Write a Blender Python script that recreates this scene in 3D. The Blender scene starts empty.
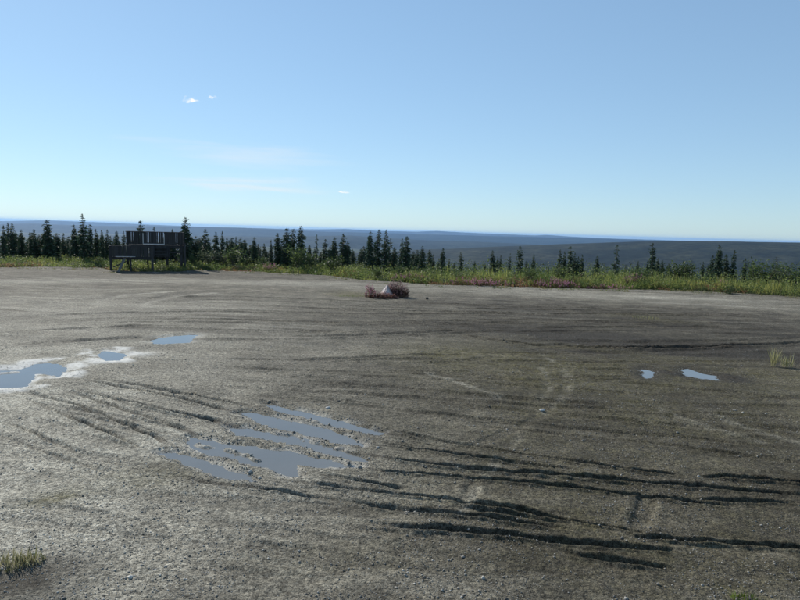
import bpy, math, random
import numpy as np
from mathutils import Matrix, Vector

# ------------------------------------------------------------------ camera, sky, sun, exposure
CAM_H = 4.0
FPX = 616.0                       # focal length in pixels of an 800 px wide picture
PITCH = math.atan(69.0 / FPX)
ROLL = math.radians(1.62)
scene = bpy.context.scene
C = scene.collection

f_ = np.array([0, math.cos(PITCH), -math.sin(PITCH)])
r0 = np.array([1.0, 0, 0]); u0 = np.array([0, math.sin(PITCH), math.cos(PITCH)])
R_ = math.cos(ROLL) * r0 + math.sin(ROLL) * u0
U_ = -math.sin(ROLL) * r0 + math.cos(ROLL) * u0
cam = bpy.data.cameras.new("camera")
cam.sensor_width = 36.0
cam.lens = 36.0 * FPX / 800.0
cam.clip_start = 0.1
cam.clip_end = 200000.0
cam_o = bpy.data.objects.new("camera", cam)
C.objects.link(cam_o)
cam_o.matrix_world = Matrix(((R_[0], U_[0], -f_[0], 0), (R_[1], U_[1], -f_[1], 0), (R_[2], U_[2], -f_[2], CAM_H), (0, 0, 0, 1)))
scene.camera = cam_o

SUN_EL = math.radians(34.0)
SUN_AZ = math.radians(-42.0)      # clockwise from +Y (the view direction); negative = to the left
world = bpy.data.worlds.new("World")
scene.world = world
world.use_nodes = True
wt = world.node_tree
wt.nodes.clear()
wo = wt.nodes.new("ShaderNodeOutputWorld")
bg = wt.nodes.new("ShaderNodeBackground")
sky = wt.nodes.new("ShaderNodeTexSky")
sky.sky_type = 'NISHITA'
sky.sun_disc = False
sky.sun_elevation = SUN_EL
sky.sun_rotation = SUN_AZ
sky.altitude = 700.0
sky.air_density = 1.0
sky.dust_density = 0.15
sky.ozone_density = 3.0
bg.inputs["Strength"].default_value = 0.10
tc = wt.nodes.new("ShaderNodeTexCoord")
gm_ = wt.nodes.new("ShaderNodeGamma"); gm_.inputs["Gamma"].default_value = 0.55     # the photograph's flat tonal range
tn = wt.nodes.new("ShaderNodeMixRGB"); tn.blend_type = 'MULTIPLY'; tn.inputs[0].default_value = 1.0; tn.inputs[2].default_value = (1.22, 1.53, 1.76, 1)
wt.links.new(sky.outputs[0], gm_.inputs["Color"])
wt.links.new(gm_.outputs[0], tn.inputs[1])


def wmath(op, a, b):
    n = wt.nodes.new("ShaderNodeMath"); n.operation = op
    for i, v in enumerate((a, b)):
        if hasattr(v, "is_output"):
            wt.links.new(v, n.inputs[i])
        else:
            n.inputs[i].default_value = v
    return n.outputs[0]


def azel(px, py):
    d = R_ * ((px - 400.0) / FPX) + U_ * ((300.0 - py) / FPX) + f_
    return math.degrees(math.atan2(d[0], d[1])), math.degrees(math.atan2(d[2], math.hypot(d[0], d[1])))


def sky_cloud(col, az, el, waz, wel, nscale, stretch, lo, hi, strength, tint):
    """a patch of cloud at compass az / elevation el (degrees), half sizes waz, wel"""
    a, e = math.radians(az), math.radians(el)
    mp = wt.nodes.new("ShaderNodeMapping"); mp.vector_type = 'TEXTURE'
    mp.inputs["Location"].default_value = (math.sin(a) * math.cos(e), math.cos(a) * math.cos(e), math.sin(e))
    mp.inputs["Rotation"].default_value = (0, 0, -a)
    mp.inputs["Scale"].default_value = (math.radians(waz), 1.0, math.radians(wel))
    wt.links.new(tc.outputs["Generated"], mp.inputs["Vector"])
    ln = wt.nodes.new("ShaderNodeVectorMath"); ln.operation = 'LENGTH'
    wt.links.new(mp.outputs[0], ln.inputs[0])
    fall = wt.nodes.new("ShaderNodeMapRange"); fall.interpolation_type = 'SMOOTHSTEP'
    for k, v in enumerate((0.1, 1.0, 1.0, 0.0)):
        fall.inputs[k + 1].default_value = v
    wt.links.new(ln.outputs["Value"], fall.inputs[0])
    m2 = wt.nodes.new("ShaderNodeMapping"); m2.inputs["Scale"].default_value = (nscale, nscale, nscale * stretch)
    m2.inputs["Rotation"].default_value = (0.0, 0.06, 0.0)
    wt.links.new(tc.outputs["Generated"], m2.inputs["Vector"])
    nz = wt.nodes.new("ShaderNodeTexNoise"); nz.inputs["Scale"].default_value = 1.0; nz.inputs["Detail"].default_value = 6.0
    nz.inputs["Roughness"].default_value = 0.6; nz.inputs["Distortion"].default_value = 0.3
    wt.links.new(m2.outputs[0], nz.inputs["Vector"])
    v = wmath('ADD', nz.outputs["Fac"], wmath('MULTIPLY', wmath('SUBTRACT', fall.outputs[0], 1.0), 0.46))
    mr = wt.nodes.new("ShaderNodeMapRange"); mr.interpolation_type = 'SMOOTHSTEP'
    for k, q in enumerate((lo, hi, 0.0, strength)):
        mr.inputs[k + 1].default_value = q
    wt.links.new(v, mr.inputs[0])
    mx = wt.nodes.new("ShaderNodeMixRGB"); mx.inputs[2].default_value = tint
    wt.links.new(mr.outputs[0], mx.inputs[0]); wt.links.new(col, mx.inputs[1])
    return mx.outputs[0]


skycol = tn.outputs[0]
CIR = (5.0, 5.3, 5.5, 1)
skycol = sky_cloud(skycol, *azel(248, 184), 14.0, 1.5, 5.0, 15.0, 0.24, 0.66, 0.60, CIR)       # low wisps on the left
skycol = sky_cloud(skycol, *azel(240, 154), 17.0, 2.4, 4.0, 14.0, 0.28, 0.76, 0.46, CIR)
skycol = sky_cloud(skycol, *azel(190, 100), 1.35, 0.62, 120.0, 1.8, 0.36, 0.60, 1.0, (6.4, 6.4, 6.3, 1))   # small puffs
skycol = sky_cloud(skycol, *azel(212, 97), 1.0, 0.50, 150.0, 1.8, 0.40, 0.66, 0.7, (6.2, 6.3, 6.3, 1))
skycol = sky_cloud(skycol, *azel(344, 192), 1.15, 0.32, 110.0, 3.5, 0.34, 0.60, 0.95, (6.2, 6.2, 6.1, 1))
wt.links.new(skycol, bg.inputs["Color"])
wt.links.new(bg.outputs[0], wo.inputs["Surface"])

sun = bpy.data.lights.new("sun", 'SUN')
sun.energy = 3.6
sun.angle = math.radians(0.53)
sun.color = (1.0, 0.95, 0.86)
sun_o = bpy.data.objects.new("sun", sun)
C.objects.link(sun_o)
sdir = Vector((math.sin(SUN_AZ) * math.cos(SUN_EL), math.cos(SUN_AZ) * math.cos(SUN_EL), math.sin(SUN_EL)))
sun_o.rotation_euler = sdir.to_track_quat('Z', 'Y').to_euler()
sun_o.location = (0, 0, 60)

scene.view_settings.view_transform = 'Standard'
scene.view_settings.look = 'None'
scene.view_settings.gamma = 1.0
scene.view_settings.use_curve_mapping = False
scene.view_settings.exposure = 0.75
scene.render.engine = 'CYCLES'
scene.render.resolution_x = 1024
scene.render.resolution_y = 768

# ------------------------------------------------------------------ helpers
rng = np.random.default_rng(7)
random.seed(7)


def ray(px, py):
    d = R_ * ((px - 400.0) / FPX) + U_ * ((300.0 - py) / FPX) + f_
    return d


def gp(px, py, z=0.0):
    """ground point under a pixel of the 800x600 photograph"""
    d = ray(px, py)
    t = (z - CAM_H) / d[2]
    return np.array([d[0] * t, d[1] * t])


def at_dist(px, py, D):
    """point on the pixel's ray at y = D"""
    d = ray(px, py)
    t = D / d[1]
    return np.array([d[0] * t, D, CAM_H + d[2] * t])


def eyeline(px):
    """row of the eye-level line at column px"""
    # d.z = 0
    a = (px - 400.0) / FPX
    b = -(R_[2] * a + f_[2]) / U_[2]
    return 300.0 - b * FPX


def hash2(ix, iy, seed):
    h = (ix.astype(np.int64) * 374761393 + iy.astype(np.int64) * 668265263 + seed * 1442695041) & 0xFFFFFFFF
    h = ((h ^ (h >> 13)) * 1274126177) & 0xFFFFFFFF
    h = h ^ (h >> 16)
    return (h & 0xFFFF) / 65535.0


def vnoise(x, y, seed=0):
    x = np.asarray(x, float); y = np.asarray(y, float)
    xi = np.floor(x); yi = np.floor(y)
    fx = x - xi; fy = y - yi
    fx = fx * fx * fx * (fx * (fx * 6 - 15) + 10); fy = fy * fy * fy * (fy * (fy * 6 - 15) + 10)
    a = hash2(xi, yi, seed); b = hash2(xi + 1, yi, seed)
    c = hash2(xi, yi + 1, seed); d = hash2(xi + 1, yi + 1, seed)
    return (a + (b - a) * fx) * (1 - fy) + (c + (d - c) * fx) * fy


def fbm(x, y, seed=0, octaves=4, gain=0.5):
    x = np.asarray(x, float); y = np.asarray(y, float)
    s = 0.0; amp = 1.0; tot = 0.0
    for o in range(octaves):
        ca, sa = math.cos(0.6 * o + 0.3), math.sin(0.6 * o + 0.3)
        s = s + amp * vnoise((x * ca - y * sa) * 2 ** o + 17.3 * o, (x * sa + y * ca) * 2 ** o - 9.1 * o, seed + o)
        tot += amp; amp *= gain
    return s / tot


def sstep(a, b, v):
    t = np.clip((v - a) / (b - a), 0, 1)
    return t * t * (3 - 2 * t)


def new_mesh(name, verts, faces_flat, fsize, smooth=False):
    verts = np.asarray(verts, np.float32); faces_flat = np.asarray(faces_flat, np.int32).ravel()
    me = bpy.data.meshes.new(name)
    nf = len(faces_flat) // fsize
    me.vertices.add(len(verts)); me.vertices.foreach_set("co", verts.ravel())
    me.loops.add(len(faces_flat)); me.loops.foreach_set("vertex_index", faces_flat)
    me.polygons.add(nf)
    me.polygons.foreach_set("loop_start", np.arange(0, nf * fsize, fsize, dtype=np.int32))
    if smooth:
        me.polygons.foreach_set("use_smooth", np.ones(nf, bool))
    me.update(calc_edges=True)
    me.validate(clean_customdata=False)
    return me


def add_attr(me, name, col):
    at = me.color_attributes.new(name, 'FLOAT_COLOR', 'POINT')
    at.data.foreach_set("color", np.asarray(col, np.float32).ravel())


def link(name, me, mat=None, parent=None, **props):
    o = bpy.data.objects.new(name, me)
    C.objects.link(o)
    if mat is not None and me is not None and len(me.materials) == 0:
        me.materials.append(mat)
    if parent is not None:
        o.parent = parent
    for k, v in props.items():
        o[k] = v
    return o


def empty(name, loc, rz=0.0, **props):
    o = bpy.data.objects.new(name, None)
    C.objects.link(o)
    o.location = loc; o.rotation_euler = (0, 0, rz)
    o.empty_display_size = 0.2
    for k, v in props.items():
        o[k] = v
    return o


def mat(name):
    m = bpy.data.materials.new(name)
    m.use_nodes = True
    nt = m.node_tree
    return m, nt, nt.nodes["Principled BSDF"], nt.nodes["Material Output"]


def N(nt, typ, **kw):
    n = nt.nodes.new(typ)
    for k, v in kw.items():
        if k in n.inputs:
            n.inputs[k].default_value = v
        else:
            setattr(n, k, v)
    return n


def mixrgb(nt, fac, a, b, mode='MIX'):
    n = nt.nodes.new("ShaderNodeMixRGB"); n.blend_type = mode
    for i, v in enumerate((fac, a, b)):
        if hasattr(v, "is_output"):
            nt.links.new(v, n.inputs[i])
        elif i == 0:
            n.inputs[0].default_value = v
        else:
            n.inputs[i].default_value = (*v, 1)
    return n.outputs[0]


def maprange(nt, v, a, b, c, d):
    n = nt.nodes.new("ShaderNodeMapRange")
    nt.links.new(v, n.inputs[0])
    for i, q in enumerate((a, b, c, d)):
        n.inputs[i + 1].default_value = q
    return n.outputs[0]


# ------------------------------------------------------------------ materials
def gravel_material():
    m, nt, bs, out = mat("gravel")
    tcn = nt.nodes.new("ShaderNodeTexCoord")
    P = tcn.outputs["Object"]
    at = nt.nodes.new("ShaderNodeAttribute"); at.attribute_name = "mask"
    sep = nt.nodes.new("ShaderNodeSeparateColor"); nt.links.new(at.outputs["Color"], sep.inputs[0])
    dark_tone, crust, olive = sep.outputs[0], sep.outputs[1], sep.outputs[2]
    dry = at.outputs["Alpha"]
    n1 = N(nt, "ShaderNodeTexNoise", Scale=0.35, Detail=6.0, Roughness=0.6); nt.links.new(P, n1.inputs["Vector"])
    n2 = N(nt, "ShaderNodeTexNoise", Scale=3.0, Detail=6.0, Roughness=0.65); nt.links.new(P, n2.inputs["Vector"])
    v1 = N(nt, "ShaderNodeTexVoronoi", Scale=38.0); nt.links.new(P, v1.inputs["Vector"])
    v2 = N(nt, "ShaderNodeTexVoronoi", Scale=95.0); nt.links.new(P, v2.inputs["Vector"])
    sv1 = nt.nodes.new("ShaderNodeSeparateColor"); nt.links.new(v1.outputs["Color"], sv1.inputs[0])
    sv2 = nt.nodes.new("ShaderNodeSeparateColor"); nt.links.new(v2.outputs["Color"], sv2.inputs[0])
    base = mixrgb(nt, maprange(nt, n1.outputs["Fac"], 0.35, 0.65, 0, 1), (0.064, 0.056, 0.042), (0.102, 0.091, 0.069))
    base = mixrgb(nt, maprange(nt, n2.outputs["Fac"], 0.42, 0.72, 0, 0.75), base, (0.140, 0.129, 0.100))
    mps = nt.nodes.new("ShaderNodeMapping"); mps.inputs["Scale"].default_value = (0.50, 1.5, 1.0); mps.inputs["Rotation"].default_value = (0, 0, 0.12)
    nt.links.new(P, mps.inputs["Vector"])
    ns = N(nt, "ShaderNodeTexNoise", Scale=1.0, Detail=7.0, Roughness=0.68, Distortion=0.6); nt.links.new(mps.outputs[0], ns.inputs["Vector"])
    base = mixrgb(nt, 1.0, base, maprange(nt, ns.outputs["Fac"], 0.32, 0.68, 0.42, 1.62), 'MULTIPLY')
    nm_ = N(nt, "ShaderNodeTexNoise", Scale=0.9, Detail=8.0, Roughness=0.72, Distortion=0.3); nt.links.new(P, nm_.inputs["Vector"])
    base = mixrgb(nt, 1.0, base, maprange(nt, nm_.outputs["Fac"], 0.36, 0.60, 0.62, 1.22), 'MULTIPLY')
    # paler ground: drier gravel, with sun glare at the left painted in
    base = mixrgb(nt, dry, base, (0.345, 0.326, 0.268))
    # olive moss and sparse green growth, broken by noise
    n3 = N(nt, "ShaderNodeTexNoise", Scale=5.0, Detail=8.0, Roughness=0.75); nt.links.new(P, n3.inputs["Vector"])
    mo = nt.nodes.new("ShaderNodeMath"); mo.operation = 'MULTIPLY'
    nt.links.new(maprange(nt, n3.outputs["Fac"], 0.36, 0.62, 0.15, 1.0), mo.inputs[0]); nt.links.new(olive, mo.inputs[1])
    base = mixrgb(nt, mo.outputs[0], base, (0.090, 0.081, 0.034))
    # dark ground tones; in the ruts moist soil with painted shade
    base = mixrgb(nt, dark_tone, base, (0.036, 0.031, 0.023))
    # single stones: per-cell tone
    tone = mixrgb(nt, 0.5, sv1.outputs[0], sv2.outputs[0])
    nk = N(nt, "ShaderNodeTexNoise", Scale=11.0, Detail=5.0, Roughness=0.7); nt.links.new(P, nk.inputs["Vector"])
    base = mixrgb(nt, 1.0, base, maprange(nt, nk.outputs["Fac"], 0.36, 0.64, 0.62, 1.42), 'MULTIPLY')
    tv = maprange(nt, tone, 0.15, 0.85, 0.34, 1.72)
    base = mixrgb(nt, 1.0, base, tv, 'MULTIPLY')
    # pale mineral crust round the small puddles
    nc = N(nt, "ShaderNodeTexNoise", Scale=9.0, Detail=6.0, Roughness=0.7); nt.links.new(P, nc.inputs["Vector"])
    mc = nt.nodes.new("ShaderNodeMath"); mc.operation = 'MULTIPLY'
    nt.links.new(maprange(nt, nc.outputs["Fac"], 0.32, 0.5, 0.35, 1.0), mc.inputs[0]); nt.links.new(crust, mc.inputs[1])
    base = mixrgb(nt, mc.outputs[0], base, (0.60, 0.59, 0.55))
    nt.links.new(base, bs.inputs["Base Color"])
    rg = maprange(nt, dark_tone, 0, 1, 0.9, 0.8)
    nt.links.new(rg, bs.inputs["Roughness"])
    bs.inputs["Specular IOR Level"].default_value = 0.15
    b1 = N(nt, "ShaderNodeBump", Strength=0.6, Distance=0.012)
    nt.links.new(v1.outputs["Distance"], b1.inputs["Height"])
    b1.invert = True
    b2 = N(nt, "ShaderNodeBump", Strength=1.0, Distance=0.05)
    n4 = N(nt, "ShaderNodeTexNoise", Scale=14.0, Detail=8.0, Roughness=0.7); nt.links.new(P, n4.inputs["Vector"])
    nt.links.new(n4.outputs["Fac"], b2.inputs["Height"])
    nt.links.new(b1.outputs[0], b2.inputs["Normal"])
    nt.links.new(b2.outputs[0], bs.inputs["Normal"])
    return m


def stone_material():
    m, nt, bs, out = mat("stone_chips")
    at = nt.nodes.new("ShaderNodeAttribute"); at.attribute_name = "tone"
    nt.links.new(at.outputs["Color"], bs.inputs["Base Color"])
    bs.inputs["Roughness"].default_value = 0.85
    return m


def water_material():
    m, nt, bs, out = mat("muddy_water")
    tcn = nt.nodes.new("ShaderNodeTexCoord")
    n1 = N(nt, "ShaderNodeTexNoise", Scale=1.2, Detail=3.0); nt.links.new(tcn.outputs["Object"], n1.inputs["Vector"])
    c = mixrgb(nt, n1.outputs["Fac"], (0.115, 0.120, 0.118), (0.150, 0.152, 0.145))
    nt.links.new(c, bs.inputs["Base Color"])
    bs.inputs["Roughness"].default_value = 0.04
    bs.inputs["IOR"].default_value = 1.33
    n2 = N(nt, "ShaderNodeTexNoise", Scale=9.0, Detail=2.0); nt.links.new(tcn.outputs["Object"], n2.inputs["Vector"])
    b = N(nt, "ShaderNodeBump", Strength=0.12, Distance=0.01)
    nt.links.new(n2.outputs["Fac"], b.inputs["Height"]); nt.links.new(b.outputs[0], bs.inputs["Normal"])
    return m


def attr_foliage(name, trans=0.3, rough=0.6):
    """leaf colour comes from the plant's own per-leaf attribute 'tone'"""
    m, nt, bs, out = mat(name)
    at = nt.nodes.new("ShaderNodeAttribute"); at.attribute_name = "tone"
    nt.links.new(at.outputs["Color"], bs.inputs["Base Color"])
    bs.inputs["Roughness"].default_value = rough
    bs.inputs["Specular IOR Level"].default_value = 0.3
    tr = nt.nodes.new("ShaderNodeBsdfTranslucent")
    nt.links.new(at.outputs["Color"], tr.inputs["Color"])
    mx = nt.nodes.new("ShaderNodeMixShader"); mx.inputs[0].default_value = trans
    nt.links.new(bs.outputs[0], mx.inputs[1]); nt.links.new(tr.outputs[0], mx.inputs[2])
    nt.links.new(mx.outputs[0], out.inputs["Surface"])
    return m


def bark_material():
    m, nt, bs, out = mat("bark")
    tcn = nt.nodes.new("ShaderNodeTexCoord")
    n1 = N(nt, "ShaderNodeTexNoise", Scale=12.0, Detail=5.0); nt.links.new(tcn.outputs["Object"], n1.inputs["Vector"])
    c = mixrgb(nt, n1.outputs["Fac"], (0.045, 0.038, 0.032), (0.12, 0.105, 0.09))
    nt.links.new(c, bs.inputs["Base Color"]); bs.inputs["Roughness"].default_value = 0.9
    return m


def wood_material(name, a, b):
    m, nt, bs, out = mat(name)
    tcn = nt.nodes.new("ShaderNodeTexCoord")
    mpn = nt.nodes.new("ShaderNodeMapping"); mpn.inputs["Scale"].default_value = (14, 14, 1.5)
    nt.links.new(tcn.outputs["Object"], mpn.inputs["Vector"])
    n1 = N(nt, "ShaderNodeTexNoise", Scale=2.0, Detail=6.0, Roughness=0.65); nt.links.new(mpn.outputs[0], n1.inputs["Vector"])
    oi = nt.nodes.new("ShaderNodeObjectInfo")
    c = mixrgb(nt, n1.outputs["Fac"], a, b)
    v = maprange(nt, oi.outputs["Random"], 0, 1, 0.7, 1.35)
    c = mixrgb(nt, 1.0, c, v, 'MULTIPLY')
    nt.links.new(c, bs.inputs["Base Color"]); bs.inputs["Roughness"].default_value = 0.85
    return m


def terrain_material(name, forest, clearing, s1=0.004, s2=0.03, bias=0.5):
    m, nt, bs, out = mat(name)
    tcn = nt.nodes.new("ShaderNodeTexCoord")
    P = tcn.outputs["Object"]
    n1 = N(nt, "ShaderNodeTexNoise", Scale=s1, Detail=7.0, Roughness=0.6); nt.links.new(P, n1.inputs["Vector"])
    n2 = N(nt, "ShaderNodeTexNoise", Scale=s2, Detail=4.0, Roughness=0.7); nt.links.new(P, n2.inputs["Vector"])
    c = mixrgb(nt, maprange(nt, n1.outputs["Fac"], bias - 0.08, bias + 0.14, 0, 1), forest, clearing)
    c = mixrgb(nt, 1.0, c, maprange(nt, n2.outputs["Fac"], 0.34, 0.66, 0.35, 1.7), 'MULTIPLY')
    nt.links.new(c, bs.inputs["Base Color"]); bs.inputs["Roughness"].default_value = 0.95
    bs.inputs["Specular IOR Level"].default_value = 0.1
    return m


def rock_material():
    m, nt, bs, out = mat("pale_rock")
    tcn = nt.nodes.new("ShaderNodeTexCoord")
    n1 = N(nt, "ShaderNodeTexNoise", Scale=4.0, Detail=6.0, Roughness=0.6); nt.links.new(tcn.outputs["Object"], n1.inputs["Vector"])
    c = mixrgb(nt, maprange(nt, n1.outputs["Fac"], 0.4, 0.62, 0, 1), (0.62, 0.55, 0.51), (0.26, 0.17, 0.15))
    nt.links.new(c, bs.inputs["Base Color"]); bs.inputs["Roughness"].default_value = 0.85
    b = N(nt, "ShaderNodeBump", Strength=0.6, Distance=0.05)
    nt.links.new(n1.outputs["Fac"], b.inputs["Height"]); nt.links.new(b.outputs[0], bs.inputs["Normal"])
    return m


def plain(name, col, rough=0.85):
    m, nt, bs, out = mat(name)
    tcn = nt.nodes.new("ShaderNodeTexCoord")
    n1 = N(nt, "ShaderNodeTexNoise", Scale=8.0, Detail=4.0); nt.links.new(tcn.outputs["Object"], n1.inputs["Vector"])
    c = mixrgb(nt, n1.outputs["Fac"], tuple(0.7 * q for q in col), tuple(1.3 * q for q in col))
    nt.links.new(c, bs.inputs["Base Color"]); bs.inputs["Roughness"].default_value = rough
    return m


M_GRAVEL = gravel_material()
M_CHIP = stone_material()
M_WATER = water_material()
M_SPRUCE = attr_foliage("spruce_needles", 0.2, 0.7)
M_LEAF = attr_foliage("leaves", 0.48, 0.55)
M_PETAL = attr_foliage("petals", 0.35, 0.6)
M_BARK = bark_material()
M_WOOD = wood_material("weathered_wood", (0.017, 0.0165, 0.016), (0.048, 0.046, 0.044))
M_PALEWOOD = wood_material("pale_and_sunlit_wood", (0.42, 0.42, 0.40), (0.62, 0.62, 0.60))
M_ROCK = rock_material()
M_DARKROCK = plain("dark_rock", (0.05, 0.048, 0.045))
M_WHITEROCK = plain("white_rock", (0.42, 0.41, 0.38))
M_VALLEY = terrain_material("valley_forest", (0.022, 0.034, 0.022), (0.05, 0.062, 0.03), 0.003, 0.05)

# ------------------------------------------------------------------ the lot: edge, ruts, puddles as functions of the ground plan
EDGE_PX = [(-120, 266), (-40, 267), (0, 267.5), (50, 267), (104, 268), (118, 270.6), (150, 271.2), (182, 271.6), (196, 270.2), (260, 271.5), (330, 276), (360, 279.5), (380, 281),
           (430, 284), (500, 286.3), (580, 288), (680, 290.5), (740, 293), (800, 297), (900, 303)]
EP = np.array([gp(*p) for p in EDGE_PX])
EP = np.vstack([[-130, 50], EP, [130, 30]])


def edge_y(x):
    return np.interp(x, EP[:, 0], EP[:, 1])


# each rut: (half width m, [(px, py, depth cm), ...])
RUTS = [
    (0.13, [(40, 372, 0), (120, 381, 3), (185, 392, 6), (215, 400, 8), (250, 408, 5), (300, 413, 2), (385, 431, 2), (420, 436, 4), (455, 442, 5), (500, 450, 3), (545, 456, 1), (600, 466, 5), (640, 472, 8), (668, 475, 5), (690, 476, 0)]),
    (0.13, [(700, 476.5, 0), (716, 477, 8), (760, 480, 9), (800, 484, 7), (860, 488, 6)]),
    (0.14, [(60, 376, 0), (120, 386, 4), (160, 391, 6), (200, 405, 8), (240, 413, 4), (300, 428, 2), (360, 441, 2), (420, 450, 5), (455, 454, 8), (505, 461, 8), (515, 462, 2), (560, 468, 1), (600, 474, 0)]),
    (0.15, [(30, 380, 0), (80, 389, 2), (120, 399, 6), (140, 406, 8), (180, 414, 9), (222, 424, 9), (262, 429, 4), (340, 448, 3), (358, 458, 8), (400, 464, 10), (440, 468, 10), (492, 471, 11), (500, 472.3, 3), (516, 473.5, 8), (560, 476, 9), (600, 479, 8), (640, 482, 9), (666, 484, 8), (675, 485, 2), (694, 487, 9), (730, 489, 7), (752, 491, 4), (762, 492, 8), (775, 493, 2), (830, 497, 1)]),
    (0.12, [(350, 464, 3), (365, 470, 6), (400, 472.5, 6), (440, 476, 4), (480, 478, 2), (504, 481, 8), (550, 485.5, 8), (576, 489, 4), (615, 491, 3), (640, 496, 5), (655, 498, 7), (662, 499, 3), (690, 502, 8), (724, 506, 7), (740, 507, 0)]),
    (0.12, [(690, 499, 0), (712, 500, 5), (745, 501, 6), (780, 502, 4), (800, 503, 0)]),
    (0.14, [(0, 388, 0), (50, 394, 5), (80, 404, 8), (110, 416, 9), (130, 427, 11), (150, 437, 10), (168, 444, 4), (195, 452, 2)]),
    (0.13, [(60, 391, 0), (95, 397, 6), (120, 409, 6), (150, 418, 6), (185, 430, 8), (205, 438, 2)]),
    (0.13, [(20, 396, 0), (45, 405, 4), (75, 420, 6), (100, 430, 6), (130, 444, 5), (150, 452, 2)]),
    (0.12, [(0, 420, 0), (30, 430, 4), (60, 448, 3), (90, 458, 2), (140, 470, 0)]),
    (0.12, [(0, 434, 1), (40, 452, 3), (80, 464, 3), (110, 475, 0)]),
    (0.13, [(170, 474, 0), (195, 481, 6), (230, 484, 8), (265, 489, 8), (300, 494, 3), (345, 500, 1), (400, 509, 5), (440, 513, 6), (475, 516, 9), (500, 519, 7), (530, 523, 4), (555, 527, 2), (590, 533, 0)]),
    (0.11, [(265, 477, 0), (290, 480, 5), (330, 487, 4), (370, 491, 1), (415, 493, 6), (460, 498.5, 7), (485, 504, 11), (510, 508.5, 12), (545, 515, 12), (572, 521, 9), (600, 526, 3), (640, 533, 1)]),
    (0.12, [(300, 472, 0), (330, 475, 4), (380, 483, 5), (398, 488, 2), (410, 490, 0)]),
    (0.13, [(340, 521, 0), (400, 526, 3), (438, 530, 9), (470, 534, 9), (505, 538, 5), (545, 539, 4), (580, 544, 6), (620, 549, 7), (650, 552, 5), (690, 553, 0)]),
    (0.12, [(555, 551, 0), (600, 560, 4), (640, 566, 4), (680, 570, 0)]),
    (0.13, [(640, 538, 1), (675, 540, 8), (718, 542, 9), (730, 543, 4), (765, 546, 8), (800, 550, 10), (860, 555, 8)]),
    (0.22, [(650, 369, 0), (662, 371, 7), (680, 372.5, 9), (705, 374, 8), (722, 376, 8), (738, 379, 0)]),
    (0.28, [(430, 330, 0), (470, 336, 4), (520, 344, 6), (560, 347, 9), (620, 348.5, 11), (700, 347.5, 11), (760, 345, 7), (830, 341, 5)]),
    (0.26, [(500, 339, 0), (560, 341, 5), (640, 343, 7), (720, 342, 6), (800, 338, 5), (850, 336, 3)]),
    (0.26, [(540, 352, 0), (600, 352.5, 5), (680, 351, 6), (750, 349, 5), (830, 346, 3)]),
    (0.20, [(470, 350, 0), (530, 346, 3), (570, 343, 6), (610, 341, 5), (640, 340, 0)]),
    (0.16, [(640, 332, 0), (680, 332, 3), (740, 334, 4), (800, 333, 2), (840, 333, 0)]),
    (0.18, [(370, 362, 0), (420, 366, 3), (470, 362, 4), (500, 356, 2), (520, 353, 0)]),
    (0.16, [(430, 358, 0), (470, 368, 4), (510, 379, 5), (545, 390, 2), (570, 396, 0)]),
    (0.14, [(480, 360, 0), (530, 366, 4), (556, 376, 3), (555, 388, 3), (545, 400, 1), (530, 410, 0)]),
    (0.14, [(560, 360, 0), (570, 372, 2), (571, 384, 2), (560, 398, 2), (543, 411, 1)]),
    (0.16, [(250, 376, 0), (310, 380, 3), (370, 378, 4), (420, 374, 2), (470, 376, 0)]),
    (0.17, [(240, 388, 0), (300, 386, 4), (350, 390, 3), (400, 386, 2), (440, 388, 0)]),
    (0.45, [(560, 300, 0), (620, 308, 3), (700, 312, 4), (800, 312, 3), (850, 312, 0)]),
    (0.55, [(148, 305, 0), (158, 299, 5), (175, 294, 5), (215, 291, 3), (260, 290, 0)]),
    (0.55, [(172, 306, 0), (185, 299, 4), (215, 294, 3), (270, 293, 0)]),
    (0.55, [(105, 303, 0), (112, 298, 4), (130, 293, 3), (165, 290, 0)]),
    (0.45, [(400, 307, 0), (440, 309, 4), (500, 310, 3), (550, 313, 0)]),
    (0.45, [(420, 322, 0), (470, 321, 3), (520, 325, 3), (580, 331, 2), (640, 336, 0)]),
    (0.18, [(580, 378, 0), (640, 384, 4), (700, 388, 5), (760, 396, 4), (830, 404, 2)]),
    (0.16, [(600, 410, 0), (660, 413, 3), (720, 419, 4), (780, 428, 4), (840, 436, 2)]),
    (0.15, [(645, 489, 0), (649, 500, 4), (647, 512, 5), (640, 524, 3), (632, 535, 0)]),
    (0.12, [(468, 480, 0), (478, 488, 4), (470, 500, 3), (455, 512, 0)]),
    (0.12, [(445, 452, 0), (500, 440, 3), (545, 412, 3), (560, 400, 0)]),
    (0.14, [(120, 464, 0), (135, 460, 5), (145, 455, 4), (155, 450, 0)]),
]

NMAIN = len(RUTS)
# sheaves of finer wheel tracks: swept between an upper and a lower guide curve
SHEAVES = [
    ([(60, 366), (120, 378), (185, 391), (262, 405), (385, 433), (520, 455), (668, 474), (820, 486)],
     [(-40, 432), (20, 446), (80, 460), (160, 478), (300, 500), (440, 534), (600, 562), (820, 588)], 30, 3.4, 0.075),
    ([(180, 352), (260, 358), (340, 356), (430, 350), (520, 352), (620, 352), (720, 352), (830, 350)],
     [(200, 398), (280, 402), (360, 410), (440, 420), (520, 432), (620, 440), (720, 452), (830, 468)], 30, 4.2, 0.09),
    ([(-20, 300), (100, 298), (220, 294), (340, 300), (460, 304), (560, 306), (680, 308), (820, 312)],
     [(-20, 350), (100, 340), (220, 344), (340, 346), (460, 338), (560, 334), (680, 334), (820, 336)], 24, 6.0, 0.14),
    ([(-30, 452), (40, 470), (100, 484), (170, 500), (250, 512), (330, 520), (420, 536), (500, 552)],
     [(-30, 540), (40, 548), (100, 556), (170, 566), (250, 576), (330, 586), (420, 600), (500, 612)], 10, 2.2, 0.08),
]
_r = random.Random(5)
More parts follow.
